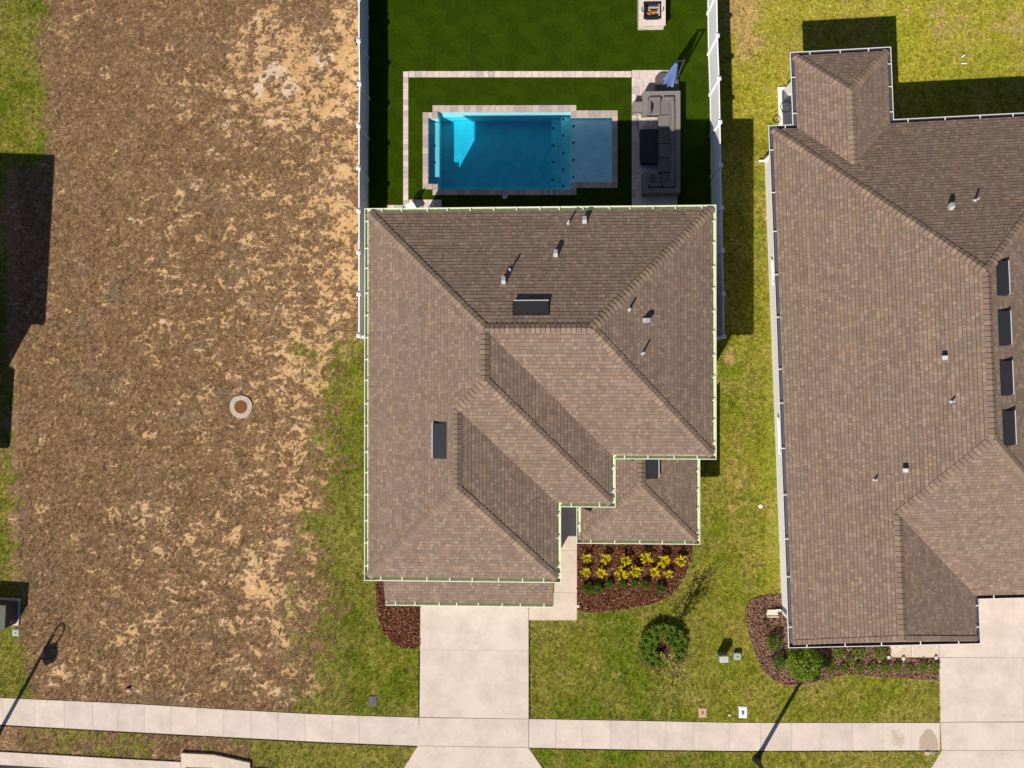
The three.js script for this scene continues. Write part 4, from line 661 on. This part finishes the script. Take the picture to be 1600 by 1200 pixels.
// ------------------------------------------------------------------ planting
const chipGeo = bx(0.075, 0.014, 0.026);
const mulchTex = texture(256, 256, (i, j) => { const x = i / 256 * 16, y = j / 256 * 16, a = fbm(x * 2, y * 4, 3, 3, 64), b = noise(x * 5, y * 9, 7, 0); return mix3([0.045, 0.016, 0.009], [0.15, 0.06, 0.035], sstep(0.3, 0.75, a * 0.6 + b * 0.4)); });
const mulchMat = matte({ map: rep(mulchTex, 0.7), roughness: 1, bumpMap: rep(roughTex, 1), bumpScale: 0.03 });
const TMP = new THREE.Object3D();
function bed(poly, label, perM2, tint, skip) {
  const g = thing('mulch_bed', label, 'mulch bed', [0, 0, 0], 0, null, 'structure');
  part('mulch_base', slabGeo(poly, 0.016), mulchMat, g);
  const xs = poly.map((p) => p[0]), zs = poly.map((p) => p[1]), bb = [Math.min(...xs), Math.max(...xs), Math.min(...zs), Math.max(...zs)], list = [];
  const n = Math.round((bb[1] - bb[0]) * (bb[3] - bb[2]) * perM2);
  for (let i = 0; i < n; i++) { const x = rr(bb[0], bb[1]), z = rr(bb[2], bb[3]); if (inPoly(x, z, poly) && !(skip && skip(x, z))) list.push([x, z]); }
  const im = new THREE.InstancedMesh(chipGeo, matte({}), list.length); im.name = 'mulch_chips'; im.userData.kind = 'stuff';
  list.forEach(([x, z], i) => { TMP.position.set(x, 0.03 + rr(0, 0.02), z); TMP.rotation.set(rr(-0.4, 0.4), rr(0, 6.28), rr(-0.5, 0.5)); const s = rr(0.6, 1.5); TMP.scale.set(s * rr(0.7, 1.3), s, s); TMP.updateMatrix(); im.setMatrixAt(i, TMP.matrix); const t = rnd(), c = t < 0.5 ? [0.13, 0.048, 0.027] : t < 0.8 ? [0.2, 0.085, 0.046] : t < 0.93 ? [0.065, 0.026, 0.016] : [0.36, 0.2, 0.11]; const k = rr(0.75, 1.25); im.setColorAt(i, lin(mix(c[0], 0.32, tint) * k, mix(c[1], 0.205, tint) * k, mix(c[2], 0.145, tint) * k)); });
  shade(im); g.add(im); return g;
}
bed(BED_LEFT, 'red brown mulch bed left of the driveway', 420, 0);
bed(BED_FRONT, 'red brown mulch bed with golden shrubs beside the walkway', 420, 0);
bed(BED_RIGHT, 'faded mulch bed wrapping the corner of right house', 380, 0.55, (x, z) => x > 17.5);
bed(BED_ROUND, 'round mulch ring around the young tree', 420, 0);

function leafCloud(list, size, pale) { // list of [x,y,z,nx,ny,nz] -> folded leaves
  const pos = [];
  for (const [x, y, z, nx, ny, nz] of list) {
    const d = new THREE.Vector3(nx, ny, nz).normalize(), r = new THREE.Vector3(rr(-1, 1), rr(-1, 1), rr(-1, 1)).cross(d).normalize(), u = d.clone().cross(r), s = size * rr(0.65, 1.35), o = new THREE.Vector3(x, y, z);
    const tip = o.clone().addScaledVector(d, s), a = o.clone().addScaledVector(d, s * 0.45).addScaledVector(r, s * 0.27).addScaledVector(u, s * 0.08), b = o.clone().addScaledVector(d, s * 0.45).addScaledVector(r, -s * 0.27).addScaledVector(u, s * 0.08);
    for (const v of [o, a, tip, o, tip, b]) pos.push(v.x, v.y, v.z);
  }
  return geoFrom(pos);
}
const leafM = (r, g, b) => new THREE.MeshPhysicalMaterial({ color: lin(r, g, b), roughness: 0.75, side: THREE.DoubleSide, transmission: 0.15, thickness: 0, specularIntensity: 0.3 });
const goldLeaf = leafM(0.72, 0.63, 0.008), lowLeaf = leafM(0.08, 0.14, 0.008), ballLeaf = leafM(0.085, 0.15, 0.008), hedgeLeaf = leafM(0.12, 0.195, 0.009), borderLeaf = leafM(0.13, 0.2, 0.009), bushLeaf = leafM(0.15, 0.24, 0.009), lilyLeaf = leafM(0.1, 0.165, 0.01), seedlingLeaf = leafM(0.075, 0.055, 0.01), bark = mat(0.16, 0.12, 0.09, 0.95);
function spray(g, R, H, nStem, per, size, m, flat = 0.5) {   // loose shrub: arching stems carrying leaves
  const L1 = [], stems = [];
  for (let i = 0; i < nStem; i++) {
    const a = i / nStem * 6.283 + rr(-0.4, 0.4), rad = R * rr(0.5, 1.08), h = H * rr(0.6, 1.05), pts = []; for (let k = 0; k <= 4; k++) { const t = k / 4; pts.push([Math.cos(a) * rad * Math.pow(t, 1.1), 0.03 + h * Math.sin(t * Math.PI * flat) , Math.sin(a) * rad * Math.pow(t, 1.1)]); }
    if (i % 2 === 0) stems.push(tube(pts, 0.006, 6, 4));
    for (let k = 0; k < per; k++) { const t = rr(0.22, 1.02), x = Math.cos(a) * rad * t, z = Math.sin(a) * rad * t, y = 0.03 + h * Math.sin(t * Math.PI * flat); L1.push([x + rr(-0.02, 0.02), y + rr(-0.015, 0.02), z + rr(-0.02, 0.02), Math.cos(a) * 0.7 + rr(-0.8, 0.8), rr(0.0, 0.9), Math.sin(a) * 0.7 + rr(-0.8, 0.8)]); }
  }
  part('foliage', leafCloud(L1, size), m, g); part('stem', stems, bark, g);
}
function domeShrub(g, R, H, n, size, m) {                      // clipped ball of leaves
  const L1 = []; const lump = [rr(0, 6), rr(0, 6)];
  for (let i = 0; i < n; i++) { const v = new THREE.Vector3(rr(-1, 1), rr(-0.35, 1), rr(-1, 1)).normalize(), k = Math.cbrt(rr(0.35, 1)) * (1 + 0.13 * Math.sin(5 * Math.atan2(v.z, v.x) + lump[0]) * Math.sin(4 * v.y + lump[1])); L1.push([v.x * R * k, H * 0.4 + v.y * H * 0.6 * k, v.z * R * k, v.x * 0.4 + rr(-1, 1), v.y * 0.15 + rr(-0.35, 0.45), v.z * 0.4 + rr(-1, 1)]); }
  part('foliage', leafCloud(L1, size), m, g); part('stem', [cyl(0.03, 0.02, H * 0.6), tube([[0, H * 0.2, 0], [R * 0.4, H * 0.55, R * 0.1]], 0.012, 6, 5), tube([[0, H * 0.2, 0], [-R * 0.35, H * 0.6, -R * 0.2]], 0.012, 6, 5)], bark, g);
}
function grassClump(g, R, H, n, m) {
  const P1 = [];
  for (let i = 0; i < n; i++) {
    const a = rr(0, 6.283), rad = R * rr(0.35, 1.1), h = H * rr(0.7, 1.1), wd = 0.014, O = P1, px = -Math.sin(a) * wd, pz = Math.cos(a) * wd; let prev = null;
    for (let k = 0; k <= 4; k++) { const t = k / 4, x = Math.cos(a) * rad * t, z = Math.sin(a) * rad * t, y = 0.02 + h * (1 - (1 - t * 1.35) ** 2) / 1.0 * (t < 0.75 ? 1 : 0.97), w = k === 4 ? 0.15 : 1 - t * 0.4; const q = [[x - px * w, y, z - pz * w], [x + px * w, y, z + pz * w]]; if (prev) O.push(...prev[0], ...prev[1], ...q[1], ...prev[0], ...q[1], ...q[0]); prev = q; }
  }
  part('blades', geoFrom(P1), m, g);
}
{
  const row = (list, make, name, lab, cat, grp, h0, variants = 3) => {
    const protos = [];
    list.forEach(([u, v, sc], i) => {
      const [x, z] = at(u, v, h0), pos = [x, 0.02, z], label = lab(i);
      let o; if (i < variants) { o = thing(name, label, cat, pos, rr(0, 6), grp); make(o); protos.push(o); } else o = copyThing(protos[i % variants], pos, rr(0, 6), label, grp);
      o.scale.setScalar(sc ?? 1);
    });
  };
  const q = (x, y) => [850 + x / 5.333, 840 + y / 5.333];
  const r1 = [[360, 165, .85], [520, 170, .95], [680, 185, 1], [850, 165, 1.05], [1000, 185, 1.12], [1135, 190, 1]].map(([x, y, s]) => [...q(x, y), s]), r2 = [[345, 280, .85], [475, 285, 1], [640, 290, 1.2], [765, 275, 1.05], [920, 280, .95], [1035, 300, .8]].map(([x, y, s]) => [...q(x, y), s]), r3 = [[365, 425, 1.15], [442, 422, 1.2], [545, 385, .85], [655, 385, .85], [755, 382, .8], [842, 390, 1], [970, 420, 1.05]].map(([x, y, s]) => [...q(x, y), s]);
  const mkGold = (o) => spray(o, 0.25, 0.34, 11, 38, 0.075, goldLeaf, 0.62), mkLow = (o) => domeShrub(o, 0.19, 0.34, 420, 0.065, lowLeaf);
  row(r1, mkGold, 'golden_shrub', (i) => `golden shrub, ${ORD[i]} from the walkway in the row nearest the wall`, 'shrub', 'golden shrubs in the front bed', 0.2);
  row(r2, mkGold, 'golden_shrub', (i) => `golden shrub, ${ORD[i]} from the walkway in the second row`, 'shrub', 'golden shrubs in the front bed', 0.2);
  row(r3, mkLow, 'green_shrub', (i) => `small dark green shrub, ${ORD[i]} from the walkway in the front row`, 'shrub', 'small green shrubs in the front bed', 0.15);
  // right bed
  const mkBall = (o) => domeShrub(o, 0.33, 0.55, 900, 0.06, ballLeaf), mkSmall = (o) => domeShrub(o, 0.23, 0.32, 420, 0.055, hedgeLeaf);
  row([[1212, 1006, 1], [1219, 1036, .9]], mkBall, 'round_shrub', (i) => ['round clipped shrub, upper one at the house corner', 'round clipped shrub, lower one left of the big bush'][i], 'shrub', 'round shrubs at the corner of right house', 0.4, 2);
  row([[1312, 1019, 1.15], [1343, 1019, 1.25], [1377, 1021, 1.2]], mkSmall, 'low_hedge_shrub', (i) => `low green shrub under the front eave, ${ORD[i]} from the big bush`, 'shrub', 'low shrubs under the front eave', 0.25);
  row([[1297, 1037, .9], [1299, 1047, .75], [1319, 1045, .9], [1328, 1032, .8], [1342, 1044, .95], [1363, 1043, .9], [1382, 1044, .9], [1402, 1043, .9], [1422, 1045, .85], [1442, 1042, .95], [1461, 1042, .95]], (o) => domeShrub(o, 0.22, 0.3, 330, 0.055, borderLeaf), 'border_plant', (i) => `small border plant, ${ORD[i]} along the edge from the big bush`, 'plant', 'border plants of the right bed', 0.15);
  row([[1195, 956, .7], [1197, 971, .8], [1201, 983, .7], [1216, 984, .75]], (o) => domeShrub(o, 0.16, 0.3, 170, 0.05, seedlingLeaf), 'seedling', (i) => `small dark seedling, ${ORD[i]} going down the left mulch bed`, 'plant', 'seedlings in the right bed', 0.15);
  const [bX, bZ] = at(1261, 1041, 0.9), bush = thing('big_bush', 'large round glossy green bush at the corner of right house', 'bush', [bX, 0.02, bZ]); domeShrub(bush, 0.72, 1.35, 3200, 0.085, bushLeaf);
  // ring of grassy clumps and the young tree
  const ring = [[1006, 1010], [1009, 998], [1015, 988], [1025, 982], [1037, 980], [1049, 983], [1059, 990], [1065, 1001], [1066, 1013], [1060, 1024], [1045, 1036], [1032, 1038], [1020, 1034], [1011, 1026], [1007, 1018], [1019, 1004], [1028, 994], [1044, 995], [1054, 1004], [1055, 1017], [1018, 1020], [1030, 1027]];
  row(ring.map(([u, v]) => [u, v, rr(0.85, 1.15)]), (o) => grassClump(o, 0.29, 0.36, 170, lilyLeaf), 'lily_clump', (i) => i > 14 ? `inner strappy clump beside the young tree, ${ORD[i - 15]} clockwise from the left` : `strappy green clump of the tree ring, number ${['one', 'two', 'three', 'four', 'five', 'six', 'seven', 'eight', 'nine', 'ten', 'eleven', 'twelve', 'thirteen', 'fourteen', 'fifteen'][i]} clockwise from the left`, 'plant', 'strappy clumps around the young tree', 0.2);
  const [tX, tZ] = at(1037, 1012), tree = thing('young_tree', 'thin young tree with sparse yellow leaves in round bed', 'tree', [tX, 0.02, tZ]);
  const tw = [], L1 = [], L2 = [];
  part('trunk', [tube([[0, 0, 0], [0.03, 0.9, 0.02], [-0.02, 1.8, 0], [0.04, 2.8, 0.03], [0.02, 3.5, 0]], 0.026, 20, 7)], mat(0.2, 0.16, 0.13, 0.9), tree);
  for (let i = 0; i < 26; i++) { const y = rr(1.0, 3.3), a = rr(0, 6.283), r = rr(0.25, 0.75) * (y > 2.9 ? 0.6 : 1), e = [Math.cos(a) * r, y + rr(0.15, 0.5), Math.sin(a) * r]; tw.push(tube([[0.01, y, 0], [e[0] * 0.5, y + 0.15, e[2] * 0.5], e], 0.008, 6, 4)); for (let k = 0; k < 3; k++) tw.push(tube([[e[0] * 0.6, y + 0.2, e[2] * 0.6], [e[0] * 0.8 + rr(-0.2, 0.2), y + rr(0.2, 0.5), e[2] * 0.8 + rr(-0.2, 0.2)]], 0.004, 3, 3)); for (let k = 0; k < 26; k++) { const t = rr(0.35, 1.15); (k % 3 ? L1 : L2).push([e[0] * t + rr(-0.1, 0.1), mix(y, e[1], t) + rr(-0.08, 0.08), e[2] * t + rr(-0.1, 0.1), rr(-1, 1), rr(-0.6, 1), rr(-1, 1)]); } }
  part('crown', leafCloud(L1, 0.1), leafM(0.42, 0.38, 0.02), tree); part('crown', leafCloud(L2, 0.09), leafM(0.33, 0.24, 0.09), tree); part('branches', tw, mat(0.3, 0.25, 0.21, 0.9), tree);
}
// ------------------------------------------------------------------ street lamps
function lamp(u, v, label) {
  const [x, z] = at(u, v), g = thing('street_lamp', label, 'street lamp', [x, 0, z], 0, 'street lamps by the kerb'), m = mat(0.012, 0.013, 0.014, 0.45);
  part('base', [cyl(0.2, 0.17, 0.12), cyl(0.15, 0.09, 0.5, 0, 0.12)], m, g); part('pole', cyl(0.095, 0.07, 5.3, 0, 0.5), m, g);
  part('hook', tube([[0, 5.7, 0], [0.0, 6.15, 0.02], [0.06, 6.5, 0.14], [0.14, 6.5, 0.32], [0.16, 6.2, 0.43], [0.12, 5.78, 0.42]], 0.04, 30, 8), m, g);
  const lat = [[0.04, 5.82], [0.12, 5.74], [0.22, 5.58], [0.32, 5.38], [0.37, 5.22], [0.36, 5.17]].map(([r, y]) => new THREE.Vector2(r, y));
  const sh = part('lamp_shade', new THREE.LatheGeometry(lat, 24).translate(0.12, 0, 0.42), m, g); part('globe', new THREE.SphereGeometry(0.32, 20, 12, 0, 6.3, Math.PI / 2, Math.PI / 2).translate(0.12, 5.2, 0.42), mat(0.5, 0.5, 0.48, 0.3), sh);
}
lamp(1182, 1186, 'black street lamp pole rising at the bottom edge'); lamp(-18, 1176, 'black street lamp outside the lower left corner, seen by its shadow');
// ------------------------------------------------------------------ small things on the ground
function lid(name, label, cat, u, v, w, d, m, hole, h = 0.03, turn = 0) {
  const [x, z] = at(u, v), g = thing(name, label, cat, [x, 0.003, z], turn); part('lid', rbx(w, h, d, 0.012, 0, h / 2, 0), m, g); part('rim', [bx(w + 0.06, h * 0.6, 0.03, 0, h * 0.3, d / 2 + 0.016), bx(w + 0.06, h * 0.6, 0.03, 0, h * 0.3, -d / 2 - 0.016), bx(0.03, h * 0.6, d, w / 2 + 0.016, h * 0.3, 0), bx(0.03, h * 0.6, d, -w / 2 - 0.016, h * 0.3, 0)], m, g); if (hole) part('reader_hatch', rbx(hole[0], 0.014, hole[1], 0.005, 0, h + 0.004, 0), hole[2], g); return g;
}
const dkHatch = mat(0.06, 0.06, 0.07, 0.7);
lid('meter_box', 'dark grey meter box lid in grass left of driveway', 'meter box', 583, 1095, 0.3, 0.42, mat(0.13, 0.115, 0.115, 0.9), [0.14, 0.22, dkHatch], 0.04, 0.05);
lid('meter_box', 'pinkish meter box lid above the sidewalk', 'meter box', 1097.5, 1113, 0.3, 0.38, mat(0.5, 0.32, 0.22, 0.9), [0.09, 0.13, mat(0.2, 0.1, 0.07, 0.8)], 0.05);
lid('meter_box', 'white rounded meter box lid above the sidewalk', 'meter box', 1160.5, 1112.5, 0.3, 0.46, mat(0.72, 0.72, 0.76, 0.6), [0.11, 0.18, mat(0.1, 0.11, 0.14, 0.7)], 0.05);
lid('valve_box', 'small pale green valve box on the left lawn edge', 'valve box', 25, 988.5, 0.27, 0.25, mat(0.33, 0.4, 0.32, 0.8), [0.06, 0.06, dkHatch], 0.04);
{
  const [x, z] = at(377, 635.5), g = thing('manhole', 'rusty round manhole cover in pale concrete ring', 'manhole', [x, 0, z]);
  const ringShape = new THREE.Shape(); for (let i = 0; i < 40; i++) { const a = i / 40 * 6.2832, r = 0.52 + 0.008 * Math.sin(3 * a) + rr(-0.006, 0.006); i ? ringShape.lineTo(Math.cos(a) * r, Math.sin(a) * r) : ringShape.moveTo(Math.cos(a) * r, Math.sin(a) * r); }
  const ho = new THREE.Path(); ho.absarc(0, 0, 0.315, 0, Math.PI * 2, true); ringShape.holes.push(ho);
  part('collar', new THREE.ExtrudeGeometry(ringShape, { depth: 0.06, bevelEnabled: true, bevelSize: 0.01, bevelThickness: 0.01, curveSegments: 32 }).rotateX(-Math.PI / 2).translate(0, -0.01, 0), mat(0.5, 0.43, 0.36, 0.95, { map: rep(concTex, 0.8), bumpMap: rep(roughTex, 1), bumpScale: 0.02 }), g);
  part('cover', cyl(0.3, 0.3, 0.05, 0, 0, 0, 40), mat(0.2, 0.085, 0.035, 0.9, { map: rep(concTex, 1) }), g); part('cover_rib', [new THREE.TorusGeometry(0.22, 0.008, 6, 32).rotateX(Math.PI / 2).translate(0, 0.05, 0), new THREE.TorusGeometry(0.12, 0.008, 6, 24).rotateX(Math.PI / 2).translate(0, 0.05, 0)], mat(0.17, 0.075, 0.035, 0.9), g);
  const [tx, tz] = at(-11, 962, 0.75), tr = thing('transformer_cabinet', 'dark green utility cabinet cut by the left edge', 'utility cabinet', [tx, 0.003, tz], -0.05), gm = mat(0.05, 0.06, 0.045, 0.5);
  part('cabinet', rbx(1.3, 0.78, 1.05, 0.03, 0, 0.45, 0), gm, tr); part('pad', bx(1.5, 0.08, 1.25, 0, 0.04, 0), concrete[2], tr); part('lid', rbx(1.36, 0.06, 1.1, 0.02, 0, 0.85, 0.0), mat(0.07, 0.08, 0.06, 0.45), tr); part('latch', bx(0.04, 0.14, 0.05, 0.665, 0.5, 0.35), galv, tr);
  const [px, pz] = at(1131.5, 1030, 0.6), pe = thing('utility_pedestal', 'pale topped telecom pedestal standing on the lawn', 'utility box', [px, 0.003, pz], 0.05);
  part('body', rbx(0.36, 0.5, 0.26, 0.03, 0, 0.25, 0), mat(0.14, 0.17, 0.13, 0.7), pe); part('cap', rbx(0.4, 0.14, 0.3, 0.04, 0, 0.56, 0), mat(0.42, 0.42, 0.38, 0.7), pe);
  const [vx, vz] = at(1152.5, 1026, 0.2), ve = thing('utility_box', 'low square pale green utility box near the mulch corner', 'utility box', [vx, 0.003, vz]);
  part('body', rbx(0.3, 0.2, 0.3, 0.02, 0, 0.1, 0), mat(0.3, 0.36, 0.31, 0.7), ve); part('bolt', cyl(0.03, 0.03, 0.02, 0, 0.2, 0), darkMetal, ve);
  const cap = (u, v, r, label, m) => { const [a, b] = at(u, v), c = thing('cleanout_cap', label, 'pipe cap', [a, 0.003, b]); part('cap', cyl(r, r, 0.05, 0, 0, 0, 18), m, c); part('plug', cyl(r * 0.4, r * 0.35, 0.02, 0, 0.05, 0, 10), mat(0.4, 0.36, 0.3, 0.8), c); };
  cap(1188, 791, 0.085, 'white round cleanout cap on lawn between the houses', white); cap(1139.5, 1117, 0.05, 'tiny white pipe cap between the two meter boxes', mat(0.75, 0.72, 0.5, 0.7)); cap(903.5, 947, 0.06, 'white round cap at walkway end of the front bed', white);
  const [rx, rz] = at(201, 1075.5), rd = thing('red_debris', 'small dark red scrap lying on the dry lot', 'debris', [rx, 0.003, rz], 0.2); part('scrap', new THREE.SphereGeometry(0.14, 14, 8).scale(1, 0.35, 0.5).translate(0, 0.06, 0), mat(0.13, 0.01, 0.02, 0.6), rd); part('flap', bx(0.2, 0.015, 0.1, -0.02, 0.03, 0.1, 0.2), mat(0.6, 0.35, 0.32, 0.8), rd);
  const [wx, wz] = at(1504.5, 98), wd = thing('white_pipe_stub', 'bent white pipe piece on the lawn behind right house', 'pipe', [wx, 0.003, wz]); part('stub', [cyl(0.03, 0.03, 0.22, -0.05, 0, -0.25), new THREE.CylinderGeometry(0.03, 0.03, 0.22, 10).rotateZ(Math.PI / 2).translate(0.02, 0.04, 0.05)], white, wd);
  const [hx, hz] = at(1452, 1176), hb = thing('sprinkler_box', 'small tan and grey box at the sidewalk edge', 'sprinkler box', [hx, 0.003, hz]); part('tan_half', rbx(0.2, 0.09, 0.16, 0.02, -0.12, 0.045, 0), mat(0.5, 0.38, 0.22, 0.9), hb); part('grey_half', rbx(0.2, 0.06, 0.16, 0.02, 0.1, 0.03, 0), mat(0.26, 0.25, 0.25, 0.9), hb);
  const [sx, sz] = at(1206, 957.5), sb = thing('splash_block', 'cream splash block under the downspout of right house', 'splash block', [sx, 0.02, sz], 0.02); part('tray', [bx(0.5, 0.05, 0.28, 0, 0.025, 0), bx(0.5, 0.1, 0.04, 0, 0.05, 0.15), bx(0.5, 0.1, 0.04, 0, 0.05, -0.15)], mat(0.62, 0.55, 0.42, 0.9), sb);
  for (const [u, v, r, l] of [[1227, 168, 0.24, 'larger black wire hoop beside the rear porch'], [1212.5, 188, 0.16, 'smaller black wire hoop on grass by the rear porch']]) { const [a, b] = at(u, v), o = thing('wire_hoop', l, 'hoop', [a, 0.1, b]); part('ring', new THREE.TorusGeometry(r, 0.016, 6, 36).rotateX(Math.PI / 2), darkMetal, o); part('spike', [cyl(0.008, 0.008, 0.1, r, -0.1, 0, 6), cyl(0.008, 0.008, 0.1, -r, -0.1, 0, 6)], darkMetal, o); }
  for (const [u, v, l] of [[1388, 1027, 'pale solar path light at path corner nearest the shrubs'], [1411, 1029, 'pale solar path light at the middle of the front path'], [1462, 1028, 'pale solar path light beside the right driveway']]) { const [a, b] = at(u, v, 0.08), o = thing('path_light', l, 'path light', [a, 0.02, b], 0, 'path lights along the front path'); part('stake', cyl(0.012, 0.012, 0.05, 0, 0, 0, 6), darkMetal, o); part('head', cyl(0.06, 0.075, 0.05, 0, 0.05, 0, 14), mat(0.6, 0.52, 0.46, 0.6), o); }
}
// ------------------------------------------------------------------ grass blades and dry thatch
{
  const blade = []; for (let i = 0; i < 7; i++) { const a = i / 7 * 6.283 + rr(-0.3, 0.3), r = rr(0.02, 0.05), l = rr(0.05, 0.085), h = rr(0.022, 0.05), px = -Math.sin(a) * 0.009, pz = Math.cos(a) * 0.009, x = Math.cos(a) * r * 0.4, z = Math.sin(a) * r * 0.4; blade.push(x - px, 0, z - pz, x + px, 0, z + pz, Math.cos(a) * l, h, Math.sin(a) * l); }
  const tuft = geoFrom(blade), tm = matte({ side: THREE.DoubleSide });
  const scatter = (name, label, cat, x0, x1, z0, z1, n, want, tint) => {
    const list = [];
    for (let i = 0; i < n; i++) { const x = rr(x0, x1), z = rr(z0, z1); if (HARD.some((P) => inPoly(x, z, P))) continue; const [a, b] = nearWalk(x, z); if (z > a && z < b + 0.04) continue; const kr = at(0, 1174)[1] + (x + 25.3) * 0.05; if (z > kr && x < -12) continue; if (x > -6.3 && x < 5.9 && z > -6.3 && z < 6.8) continue; if (x > 9.9 && z > -10 && z < 9) continue; const c = cover(x, z); const w = want(c); if (rnd() < w) list.push([x, z, c]); }
    const im = new THREE.InstancedMesh(tuft, tm, list.length); im.name = name; tag(im, label, cat, null, 'stuff'); shade(im);
    list.forEach(([x, z, c], i) => { TMP.position.set(x, 0, z); TMP.rotation.set(0, rr(0, 6.28), 0); const s = rr(0.7, 1.5); TMP.scale.set(s, s * rr(0.6, 1.2), s); TMP.updateMatrix(); im.setMatrixAt(i, TMP.matrix); const k = rr(0.6, 1.5), col = tint(c); im.setColorAt(i, lin(col[0] * k, col[1] * k, col[2] * k)); });
    scene.add(im);
  };
  scatter('lawn_grass', 'short green and straw coloured lawn grass blades', 'grass', -27, 23, -20, 17.6, 190000, (c) => (c.g > 0.5 ? 0.95 : 0), (c) => c.col);
  scatter('dry_thatch', 'brown dry grass thatch of the vacant lot', 'dry grass', -24.5, -8, -20, 17.6, 80000, (c) => (c.g < 0.5 && c.s < 0.3 ? 0.8 : 0), (c) => [c.col[0] * 1.05, c.col[1] * 1.05, c.col[2] * 1.05]);
}
renderer.render(scene, camera);
